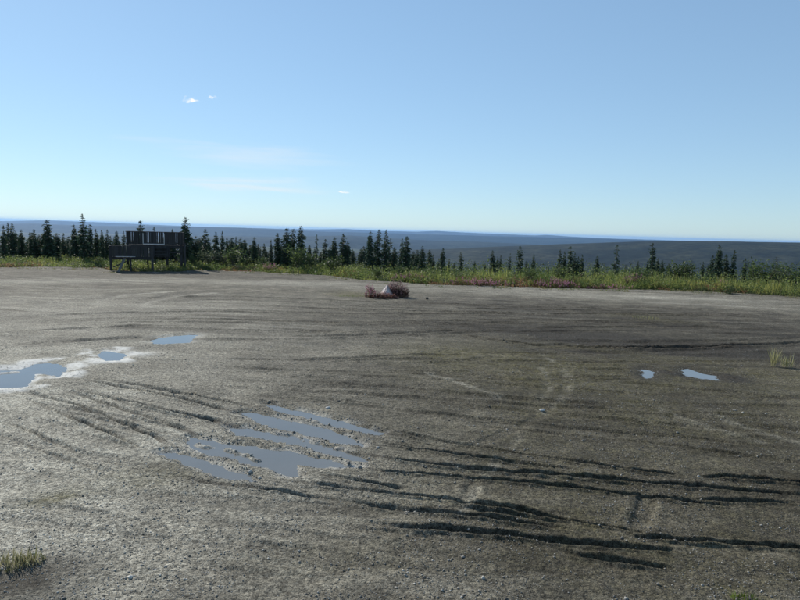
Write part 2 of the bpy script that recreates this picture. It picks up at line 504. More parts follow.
for A, B, cnt, dmax, hw in SHEAVES:
    for q in range(cnt):
        u = _r.random(); u2 = min(1, max(0, u + _r.uniform(-0.22, 0.22)))
        i0 = _r.randint(0, 4); i1 = _r.randint(i0 + 2, 7)
        if cnt == 30 and dmax == 3.4:
            i0 = _r.randint(0, 2); i1 = _r.randint(i0 + 2, 5)
        pts = []
        for i in range(i0, i1 + 1):
            w = u + (u2 - u) * i / 7
            e = 0.0 if i in (i0, i1) else _r.uniform(0.35, 1.0)
            pts.append((A[i][0] * (1 - w) + B[i][0] * w, A[i][1] * (1 - w) + B[i][1] * w, dmax * e))
        RUTS.append((hw * _r.uniform(0.8, 1.5) / 0.5, pts))

# puddles: (water level m, [polygons in px], crust width)
PUDDLES = [
    (-0.045, [[(-60, 376), (-20, 373), (2, 371), (20, 370), (35, 364), (52, 362.5), (62, 365), (66, 370), (63, 376), (54, 378), (46, 374.5), (36, 374.5), (31, 378),
               (33, 382), (28, 386.5), (16, 388), (0, 388), (-30, 389), (-60, 390)]], 0.60),
    (-0.035, [[(97, 354), (104, 351.5), (113, 351), (122, 354), (124, 357), (120, 360), (108, 360.3), (99, 358)]], 0.58),
    (-0.035, [[(150, 341), (160, 338), (175, 336), (190, 334.5), (196, 335.5), (194, 339), (188, 342.5), (170, 344), (155, 344)]], 0.3),
    (-0.050, [
        [(262, 404.5), (276, 405.5), (300, 411), (340, 421), (386, 434.5), (380, 437.5), (355, 432.5), (325, 425), (290, 415)],
        [(238, 413.5), (250, 412), (275, 417), (310, 425), (345, 435), (364, 444), (366, 447.5), (345, 445), (310, 437), (270, 427)],
        [(226, 428), (242, 427.5), (275, 432.5), (310, 440), (345, 449), (368, 460.5), (362, 463), (335, 457), (300, 446.5), (262, 439), (235, 434)],
        [(183, 443), (190, 437.5), (212, 441), (250, 446), (290, 451.5), (320, 458.5), (352, 466), (360, 468.5), (335, 468.5), (300, 465), (298, 471), (301, 476), (285, 476),
         (262, 469), (232, 459), (212, 455), (196, 452)],
        [(158, 453), (172, 451.5), (192, 455.5), (212, 462), (228, 469), (246, 477), (252, 483), (230, 479), (195, 469), (168, 459)],
    ], 0.12),
    (-0.045, [[(642, 371), (647, 369.5), (653, 372), (652, 378), (646, 379), (643, 375)],
              [(681, 370), (688, 369), (700, 373), (714, 376.5), (718, 380.5), (702, 380), (688, 376.5)]], 0.05),
]
for k, (lv, polys, cr) in enumerate(PUDDLES):
    PUDDLES[k] = (lv, [np.array([gp(px, py, lv) for px, py in poly]) for poly in polys], cr)
RUTW = []
for rk, (hw, pts) in enumerate(RUTS):
    xy = np.array([gp(px, py) for px, py, d in pts]); dd = np.array([d for _, _, d in pts]) * 0.01
    # smooth resample
    t = np.concatenate([[0], np.cumsum(np.hypot(*np.diff(xy, axis=0).T))])
    n = max(8, int(t[-1] / 0.6))
    tt = np.linspace(0, t[-1], n)
    xs = np.interp(tt, t, xy[:, 0]); ys = np.interp(tt, t, xy[:, 1]); ds = np.interp(tt, t, dd); ds = np.where(ds > 0.008, ds * 0.95 + 0.016, ds) if rk < 19 else ds * (0.75 if rk < NMAIN else 1.0)
    if n > 6:
        ker = np.array([1, 2, 3, 2, 1]) / 9.0
        for _ in range(3):
            xs = np.concatenate([xs[:2], np.convolve(xs, ker, 'valid'), xs[-2:]])
            ys = np.concatenate([ys[:2], np.convolve(ys, ker, 'valid'), ys[-2:]])
    RUTW.append((hw, np.stack([xs, ys], 1), ds, tt))

# soft stains of the ground: (cx, cy, rx, ry px, strength, channel) channel 0 dark, 2 olive growth, 3 pale: dry gravel and painted glare
STAINS = [
    (40, 490, 330, 170, 0.66, 3), (120, 560, 260, 70, 0.30, 3), (80, 335, 280, 50, 0.26, 3), (200, 303, 260, 10, 0.16, 3), (430, 290, 300, 4, 0.22, 3), (660, 298, 260, 7, 0.34, 3),  # broad left ones: dry gravel with sun glare painted in
    (330, 350, 130, 30, 0.12, 3), (60, 281, 90, 2.5, 0.35, 3), (300, 283, 120, 2.5, 0.3, 3), (40, 553, 55, 12, 0.7, 3), (25, 395, 70, 12, 0.3, 3), (135, 353.5, 17, 2.6, 1.1, 1), (66, 367, 8, 3, 0.7, 1), (170, 446, 45, 12, 0.55, 3),
    (640, 430, 260, 90, 0.42, 2), (560, 370, 140, 40, 0.5, 2), (700, 395, 140, 40, 0.55, 2), (640, 318, 45, 5, 0.7, 2), (350, 294, 24, 3.0, 1.0, 2), (55, 500, 28, 7, 0.85, 2),
    (600, 520, 240, 60, 0.35, 2), (440, 355, 60, 12, 0.6, 2), (180, 468, 70, 14, 0.3, 2), (150, 480, 60, 14, 0.3, 2), (540, 378, 40, 22, 0.3, 2), (720, 360, 110, 14, 0.35, 2),
    (600, 560, 200, 50, 0.35, 2), (340, 560, 90, 20, 0.3, 2), (745, 597, 30, 8, 0.6, 2),  # olive growth; lower right also holds a painted falloff towards the corner
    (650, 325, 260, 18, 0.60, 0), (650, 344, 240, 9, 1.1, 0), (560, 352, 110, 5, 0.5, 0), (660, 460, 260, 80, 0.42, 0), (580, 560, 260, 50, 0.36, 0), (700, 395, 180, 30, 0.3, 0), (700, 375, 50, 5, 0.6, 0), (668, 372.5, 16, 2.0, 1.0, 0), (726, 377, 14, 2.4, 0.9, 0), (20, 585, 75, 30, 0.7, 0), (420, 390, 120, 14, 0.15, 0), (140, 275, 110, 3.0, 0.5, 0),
    (300, 277, 110, 3, 0.4, 0), (560, 480, 330, 60, 0.12, 0), (380, 330, 160, 9, 0.3, 0), (240, 318, 150, 6, 0.25, 0), (90, 312, 120, 5, 0.25, 0), (300, 365, 150, 10, 0.25, 0), (480, 306, 120, 4, 0.3, 0), (500, 395, 150, 16, 0.2, 0), (120, 330, 60, 6, 0.25, 0), (180, 400, 60, 16, 0.2, 0),
]


RIDGES = [[(198, 444.5), (225, 450), (260, 459.5)], [(255, 441), (300, 449), (352, 464)], [(262, 412), (310, 421), (375, 440)],
          [(255, 428), (300, 437), (362, 455)], [(198, 455), (240, 467), (288, 479)], [(46, 378), (50, 376), (58, 377)], [(-4, 373.5), (10, 372), (19, 371)]]
PALE_TRACKS = [(0.13, [(540, 353), (556, 362), (568, 374), (569, 388), (558, 402), (545, 411)]), (0.12, [(524, 357), (540, 366), (549, 377), (548, 389), (538, 402)]),
               (0.10, [(492, 470), (482, 482), (472, 498), (458, 515)]), (0.10, [(520, 438), (500, 455), (488, 474)]), (0.5, [(142, 306), (156, 300), (178, 295.5), (222, 292.5)]),
               (0.5, [(98, 304), (107, 299), (128, 294.5), (170, 291.5)]), (0.12, [(700, 408), (740, 424), (800, 442)]), (0.12, [(655, 405), (700, 424), (760, 440)]),
               (0.2, [(0, 325), (8, 340), (14, 352)]), (0.14, [(430, 372), (470, 386), (510, 398)])]
PALE_TRACKS = [(w, [gp(px, py) for px, py in r]) for w, r in PALE_TRACKS]
RIDGES = [[gp(px, py, -0.03) for px, py in r] for r in RIDGES]


def seg_dist(x, y, a, b):
    ab = b - a
    L2 = ab @ ab + 1e-12
    t = np.clip(((x - a[0]) * ab[0] + (y - a[1]) * ab[1]) / L2, 0, 1)
    dx = x - (a[0] + t * ab[0]); dy = y - (a[1] + t * ab[1])
    return dx * dx + dy * dy, t


def poly_sd(x, y, P):
    d2 = np.full(x.shape, 1e9); inside = np.zeros(x.shape, bool)
    n = len(P)
    for i in range(n):
        a = P[i]; b = P[(i + 1) % n]
        q, _ = seg_dist(x, y, a, b)
        d2 = np.minimum(d2, q)
        cond = ((a[1] > y) != (b[1] > y))
        with np.errstate(divide='ignore', invalid='ignore'):
            xi = (b[0] - a[0]) * (y - a[1]) / (b[1] - a[1]) + a[0]
        inside ^= cond & (x < xi)
    d = np.sqrt(d2)
    return np.where(inside, -d, d)


def puddle_sd(x, y, polys):
    s = np.full(x.shape, 50.0)
    allp = np.vstack(polys)
    m = (x > allp[:, 0].min() - 4) & (x < allp[:, 0].max() + 4) & (y > allp[:, 1].min() - 4) & (y < allp[:, 1].max() + 4)
    if m.any():
        xx = x[m]; yy = y[m]
        # ragged shoreline
        wx = (fbm(xx * 2.2, yy * 2.2, 71, 4) - 0.5) * 0.20
        wy = (fbm(xx * 2.2, yy * 2.2, 91, 4) - 0.5) * 0.26
        ss = np.full(xx.shape, 50.0)
        for P in polys:
            ss = np.minimum(ss, poly_sd(xx + wx, yy + wy, P))
        s[m] = ss
    return s


def px_of(x, y, z):
    v = np.stack([x, y, z - CAM_H], -1)
    w = np.maximum(v @ f_, 0.2)
    return 400 + FPX * (v @ R_) / w, 300 - FPX * (v @ U_) / w


STW = []
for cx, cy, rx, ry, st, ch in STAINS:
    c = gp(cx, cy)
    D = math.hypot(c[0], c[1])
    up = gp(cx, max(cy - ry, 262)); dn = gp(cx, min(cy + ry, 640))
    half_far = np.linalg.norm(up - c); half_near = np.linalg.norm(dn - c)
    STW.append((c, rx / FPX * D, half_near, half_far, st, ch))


def lot(x, y):
    """height and masks of the gravel lot at plan points"""
    x = np.asarray(x, float); y = np.asarray(y, float)
    z = (fbm(x / 7, y / 7, 3, 3) - 0.5) * 0.09
    z = z + (fbm(x / 0.9, y / 0.9, 11, 4, 0.55) - 0.5) * 0.046
    z = z + (fbm(x / 0.16, y / 0.16, 21, 3, 0.6) - 0.5) * 0.026
    # faint wheel tracks running along the lot everywhere
    u = y + 2.5 * (fbm(x / 14, y / 14, 31, 2) - 0.5) + 0.10 * x
    tr = vnoise(u / 0.45, x / 9.0, 37)
    z = z - 0.020 * sstep(0.62, 0.82, tr)
    mk = np.zeros(x.shape + (4,))
    mk[..., 0] = 0.34 * sstep(0.62, 0.82, tr) * sstep(0.35, 0.6, fbm(x / 5, y / 5, 39, 3))
    mk[..., 3] = 0.20 * sstep(0.55, 0.25, tr) * 0 + 0.22 * (1 - sstep(0.12, 0.34, tr)) * sstep(0.35, 0.6, fbm(x / 6, y / 6, 40, 3))
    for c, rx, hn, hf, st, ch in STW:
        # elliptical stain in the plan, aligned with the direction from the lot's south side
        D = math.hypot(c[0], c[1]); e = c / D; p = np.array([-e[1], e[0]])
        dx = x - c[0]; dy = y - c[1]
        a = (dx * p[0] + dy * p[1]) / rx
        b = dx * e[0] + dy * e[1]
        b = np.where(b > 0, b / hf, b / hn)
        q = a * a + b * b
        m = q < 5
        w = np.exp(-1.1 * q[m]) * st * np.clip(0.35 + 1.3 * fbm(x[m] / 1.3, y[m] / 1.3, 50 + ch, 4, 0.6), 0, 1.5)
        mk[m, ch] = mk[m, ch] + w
    # paler pressed tyre tracks
    for w, r in PALE_TRACKS:
        for a, b in zip(r[:-1], r[1:]):
            m = (x > min(a[0], b[0]) - 2) & (x < max(a[0], b[0]) + 2) & (y > min(a[1], b[1]) - 2) & (y < max(a[1], b[1]) + 2)
            if m.any():
                q, t = seg_dist(x[m], y[m], a, b)
                mk[m, 3] = np.maximum(mk[m, 3], 0.75 * np.exp(-q / (w * w)) * sstep(0.25, 0.6, fbm(x[m] / 0.4, y[m] / 0.4, 601, 3)))
    # ruts
    rdz = np.zeros(x.shape); berm = np.zeros(x.shape); rut_damp_shade = np.zeros(x.shape)
    for k, (hw, P, ds, tt) in enumerate(RUTW):
        R = hw * 4 + 0.4
        m = (x > P[:, 0].min() - R) & (x < P[:, 0].max() + R) & (y > P[:, 1].min() - R) & (y < P[:, 1].max() + R)
        if not m.any():
            continue
        xx = x[m]; yy = y[m]
        best = np.full(xx.shape, 1e9); dep = np.zeros(xx.shape); al = np.zeros(xx.shape)
        jit = (fbm(xx * 1.6, yy * 1.6, 140 + k, 4, 0.6) - 0.5) * 0.075
        for i in range(len(P) - 1):
            lo = np.minimum(P[i], P[i + 1]) - R; hi = np.maximum(P[i], P[i + 1]) + R
            s = np.nonzero((xx > lo[0]) & (xx < hi[0]) & (yy > lo[1]) & (yy < hi[1]))[0]
            if len(s) == 0:
                continue
            q, t = seg_dist(xx[s] + 0.3 * jit[s], yy[s] + jit[s], P[i], P[i + 1])
            b = q < best[s]
            si = s[b]
            best[si] = q[b]; dep[si] = ds[i] + (ds[i + 1] - ds[i]) * t[b]; al[si] = tt[i] + (tt[i + 1] - tt[i]) * t[b]
        d = np.sqrt(best)
        ww = hw * ((0.30, 0.24) if k < 19 else (0.75, 0.5) if k < NMAIN else (0.36, 0.3))[0] * (1 + 0.8 * vnoise(al / 0.7, al * 0 + k, 7))
        dep = dep * (0.70 + 0.50 * vnoise(al / 0.8, al * 0 + k * 3.0, 9))
        lug = 1.0 + 0.05 * np.sin(al * 2 * math.pi / 0.16)
        prof = np.exp(-(d / ww) ** 6)
        br = np.exp(-((d - 1.75 * ww) / (0.55 * ww)) ** 2) * (0.6 + 0.8 * vnoise(xx * 5, yy * 5, 15))
        rdz[m] = np.minimum(rdz[m], -dep * prof * lug)
        berm[m] = np.maximum(berm[m], 0.55 * dep * br)
        rut_damp_shade[m] = np.maximum(rut_damp_shade[m], np.clip(dep / (0.08 if k < 19 else 0.035), 0, 1) * (1.0 if k < 19 else 0.62) * np.exp(-(d / ((1.15 if k < 19 else 1.8) * ww)) ** 4))
    berm = berm * np.exp(-(rdz / 0.03) ** 2)
    z = z + rdz + berm
    mk[..., 0] = np.maximum(mk[..., 0], 0.75 * rut_damp_shade)  # rut tone: dark soil with rut shade painted in
    for lv, polys, cr in PUDDLES:
        s = puddle_sd(x, y, polys)
        m = s < 3.0
        if not m.any():
            continue
        sm = s[m]
        tgt = lv + np.clip(np.where(sm > 0, sm * (0.36 if len(polys) > 3 else 0.15), sm * 0.17), -0.07, 0.06) + (fbm(x[m] / 0.20, y[m] / 0.20, 61, 4, 0.6) - 0.5) * 0.036
        w = 1 - sstep(0.15, 0.7, sm)
        z[m] = z[m] * (1 - w) + tgt * w
        near = np.where(sm > 0, np.exp(-(sm / cr) ** 2), 1.0)
        if cr > 0.5:
            mk[m, 1] = np.maximum(mk[m, 1], sstep(0.18, 0.85, near * sstep(0.25, 0.68, fbm(x[m] / 0.8, y[m] / 0.8, 66, 5, 0.65)) * 1.3))
        elif cr > 0.08:
            mk[m, 1] = np.maximum(mk[m, 1], 0.30 * near * sstep(0.4, 0.6, fbm(x[m] / 0.5, y[m] / 0.5, 67, 3)))
        else:
            mk[m, 0] = np.maximum(mk[m, 0], 0.85 * np.exp(-(np.maximum(sm, 0) / 0.8) ** 2))
    for k, r in enumerate(RIDGES):
        for a, b in zip(r[:-1], r[1:]):
            m = (x > min(a[0], b[0]) - 1) & (x < max(a[0], b[0]) + 1) & (y > min(a[1], b[1]) - 1) & (y < max(a[1], b[1]) + 1)
            if m.any():
                q, t = seg_dist(x[m] + (fbm(x[m] * 3, y[m] * 3, 501, 3) - .5) * .2, y[m] + (fbm(x[m] * 3, y[m] * 3, 502, 3) - .5) * .2, a, b)
                h_ = 0.082 * np.exp(-q / 0.008) * (0.45 + 0.55 * sstep(0.25, 0.6, fbm(x[m] / 0.30, y[m] / 0.30, 503 + k, 3, 0.6))) - 0.092
                z[m] = np.maximum(z[m], np.where(q < 0.12, h_ + (fbm(x[m] / 0.1, y[m] / 0.1, 504, 2) - .5) * 0.02, -1))
    return z, np.clip(mk, 0, 1)


def ground_z(x, y):
    """open country beyond the lot's edge"""
    x = np.asarray(x, float); y = np.asarray(y, float)
    out = y - edge_y(x)
    r = np.hypot(x, y)
    z = np.where(out < 0, -0.35, 0.0)
    up = -0.35 + 0.42 * sstep(-1.2, 0.8, out) + 0.12 * sstep(0.5, 4, out)
    down = -0.045 * np.clip(out - 5, 0, 30) - 0.125 * np.clip(out - 35, 0, 1500)
    z = up + down
    z = z + (fbm(x / 6, y / 6, 81, 4) - 0.5) * 0.4 * sstep(1, 6, out)
    z = z + (fbm(x / 500, y / 500, 83, 4) - 0.5) * 60 * sstep(300, 1500, out)
    return np.maximum(z, -190 + (fbm(x / 900, y / 900, 85, 4) - 0.5) * 30)


def polar_grid(az, rr):
    A, RR = np.meshgrid(az, rr)
    return RR * np.sin(A), RR * np.cos(A)


def grid_faces(nr, nc, wrap=False):
    i = np.arange(nr - 1)[:, None]; j = np.arange(nc if wrap else nc - 1)[None, :]
    j2 = (j + 1) % nc
    return np.stack([i * nc + j, i * nc + j2, (i + 1) * nc + j2, (i + 1) * nc + j], -1).reshape(-1, 4)[:, ::-1]


# ------------------------------------------------------------------ gravel lot
azf = np.radians(np.arange(-41, 41.001, 0.115))
azc = np.radians(np.concatenate([np.arange(-180, -41, 2.5), ]))
azr = np.radians(np.arange(43, 180, 2.5))
az = np.concatenate([azc, azf, azr])
rr = np.concatenate([np.array([0.3, 1.0, 2.0, 3.0, 4.0, 4.8]), 5.3 * np.exp(np.arange(0, math.log(14 / 5.3), 0.0021)), 14 * np.exp(np.arange(0.001, math.log(66 / 14), 0.0036))])
gx, gy = polar_grid(az, rr)
gz, gm = lot(gx, gy)
out = gy - edge_y(gx)
wob = (fbm(gx / 1.1, gy / 1.1, 99, 4) - 0.5) * 1.6
gz = gz + 0.06 * np.exp(-((out + 1.0 + wob) / 0.6) ** 2) - 0.5 * sstep(-0.5, 1.1, out + wob)
lot_faces = grid_faces(len(rr), len(az), True)
fo = (out.ravel())[lot_faces].min(1)
lot_faces = lot_faces[fo < 2.2]
me = new_mesh("gravel_lot", np.stack([gx, gy, gz], -1).reshape(-1, 3), lot_faces, 4, True)
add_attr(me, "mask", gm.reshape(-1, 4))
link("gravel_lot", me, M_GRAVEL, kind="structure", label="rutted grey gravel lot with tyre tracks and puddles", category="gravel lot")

# ------------------------------------------------------------------ puddles: level sheets of water lying in their hollows
PL = ["white-rimmed puddle at the left edge of the picture", "small puddle in a pale crust, between the left-edge puddle and the farthest one",
      "farthest of the left-hand puddles, thin and bright blue", "large striped puddle filling parallel tyre ruts in the foreground",
      "small broken puddle on the right side of the lot"]
for k, (lv, polys, cr) in enumerate(PUDDLES):
    ap = np.vstack(polys)
    x0, y0 = ap.min(0) - 0.7; x1, y1 = ap.max(0) + 0.7
    st = 0.11
    xs = np.arange(x0, x1, st); ys = np.arange(y0, y1, st)
    X, Y = np.meshgrid(xs, ys)
    S = puddle_sd(X, Y, polys)
    fc = grid_faces(len(ys), len(xs))[:, ::-1]
    keep = S.ravel()[fc].min(1) < 0.22
    fc = fc[keep]
    idx = np.unique(fc)
    rem = -np.ones(X.size, int); rem[idx] = np.arange(len(idx))
    V = np.stack([X.ravel()[idx], Y.ravel()[idx], np.full(len(idx), lv)], -1)
    me = new_mesh("puddle", V, rem[fc], 4, True)
    link("puddle", me, M_WATER, kind="structure", label=PL[k], category="puddle")

# ------------------------------------------------------------------ open country and hills
az = np.radians(np.concatenate([np.arange(-180, -46, 3.0), np.arange(-46, 46, 0.4), np.arange(46, 180, 3.0)]))
rr = np.concatenate([np.linspace(28, 75, 60), 75 * np.exp(np.arange(0.02, math.log(44000 / 75), 0.045))])
gx, gy = polar_grid(az, rr)
gzz = ground_z(gx, gy)
V = np.stack([gx, gy, gzz], -1).reshape(-1, 3)
V = np.vstack([V, [[0, 0, -0.6]]])
gf = grid_faces(len(rr), len(az), True)
me = new_mesh("ground", V, gf, 4, True)
M_GROUND = terrain_material("soil_and_tundra", (0.030, 0.040, 0.020), (0.075, 0.075, 0.035), 0.02, 0.9)
link("ground", me, M_GROUND, kind="structure", label="open tundra slope falling away beyond the gravel lot", category="ground")

HILLS = [  # (label, distance, depth, [(px, row of the skyline)], roughness m, material colours)
    ("near dark green forested hill rising to the right skyline", 3600, 1500,
     [(-200, 268), (200, 266), (330, 259), (385, 252.5), (420, 250), (450, 249.3), (480, 247.6), (520, 246), (560, 244.2), (600, 242.8), (640, 241.4), (680, 241), (720, 241), (760, 242), (800, 242.5), (900, 243), (1000, 247)],
     10, ((0.008, 0.012, 0.009), (0.028, 0.031, 0.020), 0.0035, 0.03)),
    ("dark valley forest low behind the left spruces", 3000, 1200,
     [(-200, 240), (-60, 241), (40, 243), (110, 246), (200, 249.5), (280, 252), (340, 253), (400, 256), (470, 262), (560, 268), (700, 272), (1000, 272)],
     10, ((0.010, 0.015, 0.012), (0.026, 0.032, 0.022), 0.0035, 0.03)),
    ("middle blue ridge seen between the central spruces", 8500, 3000,
     [(-200, 236), (0, 236), (160, 236), (280, 237), (330, 236), (350, 235.6), (380, 238), (430, 240.8), (480, 242), (540, 245), (620, 248), (1000, 262)],
     22, ((0.010, 0.015, 0.013), (0.024, 0.030, 0.022), 0.0015, 0.012)),
    ("long blue plateau forming most of the left skyline", 15000, 5000,
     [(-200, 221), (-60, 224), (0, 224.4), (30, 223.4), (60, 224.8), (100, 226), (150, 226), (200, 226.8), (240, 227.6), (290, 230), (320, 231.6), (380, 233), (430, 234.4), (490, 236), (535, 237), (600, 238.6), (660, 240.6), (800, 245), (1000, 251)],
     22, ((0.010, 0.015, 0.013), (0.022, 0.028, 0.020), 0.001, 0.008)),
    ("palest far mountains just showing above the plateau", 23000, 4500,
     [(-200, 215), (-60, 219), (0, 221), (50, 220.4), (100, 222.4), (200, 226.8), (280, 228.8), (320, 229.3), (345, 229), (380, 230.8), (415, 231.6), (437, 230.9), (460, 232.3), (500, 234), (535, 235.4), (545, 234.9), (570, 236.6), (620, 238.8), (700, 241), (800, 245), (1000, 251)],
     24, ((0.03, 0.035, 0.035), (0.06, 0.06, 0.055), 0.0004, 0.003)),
]
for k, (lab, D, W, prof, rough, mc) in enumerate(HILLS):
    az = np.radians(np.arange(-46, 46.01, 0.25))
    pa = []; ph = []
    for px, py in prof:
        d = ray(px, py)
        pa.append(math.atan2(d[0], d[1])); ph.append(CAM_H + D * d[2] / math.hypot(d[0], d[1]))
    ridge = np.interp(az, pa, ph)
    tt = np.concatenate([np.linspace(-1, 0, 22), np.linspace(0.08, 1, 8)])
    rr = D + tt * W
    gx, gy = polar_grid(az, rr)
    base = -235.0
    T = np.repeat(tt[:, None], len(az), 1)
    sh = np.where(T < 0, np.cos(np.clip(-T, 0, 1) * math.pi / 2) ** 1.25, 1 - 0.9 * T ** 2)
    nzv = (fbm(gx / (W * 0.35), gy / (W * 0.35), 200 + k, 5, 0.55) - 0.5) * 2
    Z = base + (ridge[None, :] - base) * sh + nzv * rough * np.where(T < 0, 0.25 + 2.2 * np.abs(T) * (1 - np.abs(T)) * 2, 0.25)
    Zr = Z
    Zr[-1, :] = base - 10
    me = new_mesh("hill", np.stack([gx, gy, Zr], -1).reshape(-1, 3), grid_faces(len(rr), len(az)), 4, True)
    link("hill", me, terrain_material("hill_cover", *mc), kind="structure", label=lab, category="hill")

# ------------------------------------------------------------------ plant builders
def leaf_quads(P, D, Wd, L, col):
    """pointed quads at points P along unit directions D; L length, Wd width; col (n,3)"""
    n = len(P)
    rnd = rng.normal(size=(n, 3))
    S = np.cross(D, rnd); S /= np.linalg.norm(S, axis=1)[:, None] + 1e-9
    a = P
    b = P + D * (L * 0.5)[:, None] + S * (Wd * 0.5)[:, None]
    c = P + D * L[:, None]
    d = P + D * (L * 0.5)[:, None] - S * (Wd * 0.5)[:, None]
    V = np.stack([a, b, c, d], 1).reshape(-1, 3)
    F = np.arange(4 * n).reshape(-1, 4)
    colv = np.repeat(np.concatenate([col, np.ones((n, 1))], 1), 4, 0)
    return V, F, colv


def tube(pts, rad, sides=6):
    pts = np.asarray(pts, float); rad = np.asarray(rad, float)
    V = []; F = []
    n = len(pts)
    for i in range(n):
        t = pts[min(i + 1, n - 1)] - pts[max(i - 1, 0)]
        t = t / (np.linalg.norm(t) + 1e-9)
        ref = np.array([1, 0, 0]) if abs(t[0]) < 0.8 else np.array([0, 1, 0])
        u = np.cross(t, ref); u /= np.linalg.norm(u); v = np.cross(t, u)
        for s in range(sides):
            a = 2 * math.pi * s / sides
            V.append(pts[i] + rad[i] * (math.cos(a) * u + math.sin(a) * v))
    for i in range(n - 1):
        for s in range(sides):
            s2 = (s + 1) % sides
            F.append((i * sides + s, i * sides + s2, (i + 1) * sides + s2, (i + 1) * sides + s))
    return np.array(V), np.array(F)


def merge(parts):
    V = []; F = []; off = 0
    for v, f in parts:
        V.append(v); F.append(np.asarray(f) + off); off += len(v)
    return np.vstack(V), np.vstack(F)


def spruce_meshes(style, seed):
    """one spruce of height 1 (scaled on use): trunk mesh, crown mesh"""
    rs = np.random.default_rng(seed)
    bend = rs.normal(0, 0.012, 2)
    H = 1.0

    def axis(t):
        return np.array([bend[0] * math.sin(t * 3.0), bend[1] * math.sin(t * 2.3 + 1), t])
    ts = np.linspace(0, 1, 9)
    tv, tf = tube([axis(t) - np.array([0, 0, 0.03 if t == 0 else 0]) for t in ts], [0.016 * (1 - t) + 0.0015 for t in ts], 6)
    P = []; D = []; L = []; Wd = []; col = []
    if style == 'slim':
        Rm, nwh, start, club, dens = 0.105, 36, 0.07, 0.0, 7
    elif style == 'full':
        Rm, nwh, start, club, dens = 0.190, 36, 0.04, 0.0, 10
    elif style == 'club':
        Rm, nwh, start, club, dens = 0.110, 34, 0.08, 0.42, 7
    elif style == 'sparse':
        Rm, nwh, start, club, dens = 0.125, 26, 0.12, 0.25, 5
    else:  # medium
        Rm, nwh, start, club, dens = 0.145, 36, 0.05, 0.0, 9
    twigs = []
    for w in range(nwh):
        t = start + (1 - start) * (w + rs.random() * 0.6) / nwh
        prof = (1 - t) ** 0.58 * 0.98 + 0.03
        prof = min(prof, 0.55 + 1.6 * t)
        if club:
            prof *= 0.75
            prof += club * 0.55 * math.exp(-((t - 0.86) / 0.07) ** 2)
        prof *= 0.65 + 0.7 * rs.random()
        nb = rs.integers(max(2, dens - 2), dens + 2)
        if style == 'sparse' and rs.random() < 0.25:
            nb = 1
        for b in range(nb):
            a = rs.random() * 2 * math.pi
            ln = Rm * prof * (0.55 + 0.75 * rs.random())
            droop = -0.25 - 0.6 * (1 - t) + rs.normal(0, 0.25)
            if t > 0.9:
                droop = 0.5
            dirv = np.array([math.cos(a), math.sin(a), droop]); dirv /= np.linalg.norm(dirv)
            o = axis(t)
            if ln > 0.03:
                twigs.append(tube([o, o + dirv * ln * 0.85], [0.0028, 0.0012], 3))
            n = max(2, int(ln / 0.012))
            for q in range(n):
                s = (q + rs.random()) / n
                p = o + dirv * ln * (0.12 + 0.85 * s)
                dd = dirv * 0.8 + rs.normal(0, 0.55, 3) + np.array([0, 0, -0.15])
                dd /= np.linalg.norm(dd)
                P.append(p); D.append(dd); k_ = 0.42 + 0.58 * min(1.0, (1 - t) / 0.32); L.append(k_ * (0.030 + 0.026 * rs.random())); Wd.append(k_ * (0.019 + 0.014 * rs.random()))
                g = 0.9 + 1.1 * rs.random()
                wrm = rs.random()
                col.append((g * (0.022 + 0.014 * wrm), g * (0.042 + 0.016 * wrm), g * (0.026 + 0.002 * wrm)))
    # leader
    for q in range(8):
        P.append(axis(0.93 + 0.06 * rs.random())); dd = np.array([rs.normal(0, .3), rs.normal(0, .3), 1.0]); dd /= np.linalg.norm(dd)
        D.append(dd); L.append(0.035); Wd.append(0.010); col.append((0.03, 0.045, 0.022))
    v, f, c = leaf_quads(np.array(P), np.array(D), np.array(Wd), np.array(L), np.array(col))
    crown = new_mesh("crown", v, f, 4); add_attr(crown, "tone", c); crown.materials.append(M_SPRUCE)
    # dead twigs low on the trunk
    for q in range(14):
        t = 0.03 + 0.2 * rs.random(); a = rs.random() * 6.283; o = axis(t)
        twigs.append(tube([o, o + np.array([math.cos(a), math.sin(a), -0.3]) * (0.02 + 0.05 * rs.random())], [0.002, 0.0008], 3))
    tv, tf = merge([(tv, tf)] + twigs)
    trunk = new_mesh("trunk", tv, tf, 4, True); trunk.materials.append(M_BARK)
    return trunk, crown


STYLES = ['slim', 'full', 'club', 'sparse', 'medium']
PROTO = {s: [spruce_meshes(s, 100 * i + k) for k in range(4)] for i, s in enumerate(STYLES)}


def place_spruce(px, ytop, D, style, var, label, group, widen=1.0):
    top = at_dist(px, ytop, D)
    gz_ = float(ground_z(np.array([top[0]]), np.array([D]))[0])
    h = top[2] - gz_
    h = max(h, 0.8)
    e = empty("spruce_tree", (top[0], D, gz_ - 0.03), random.random() * 6.283, label=label, category="tree", group=group)
    e.scale = (h * widen, h * widen, h)
    e.rotation_euler = (random.gauss(0, 0.012), random.gauss(0, 0.012), random.random() * 6.283)
    tm, cm = PROTO[style][var % 4]
    link("trunk", tm, None, e)
    link("crown", cm, None, e)
    return e


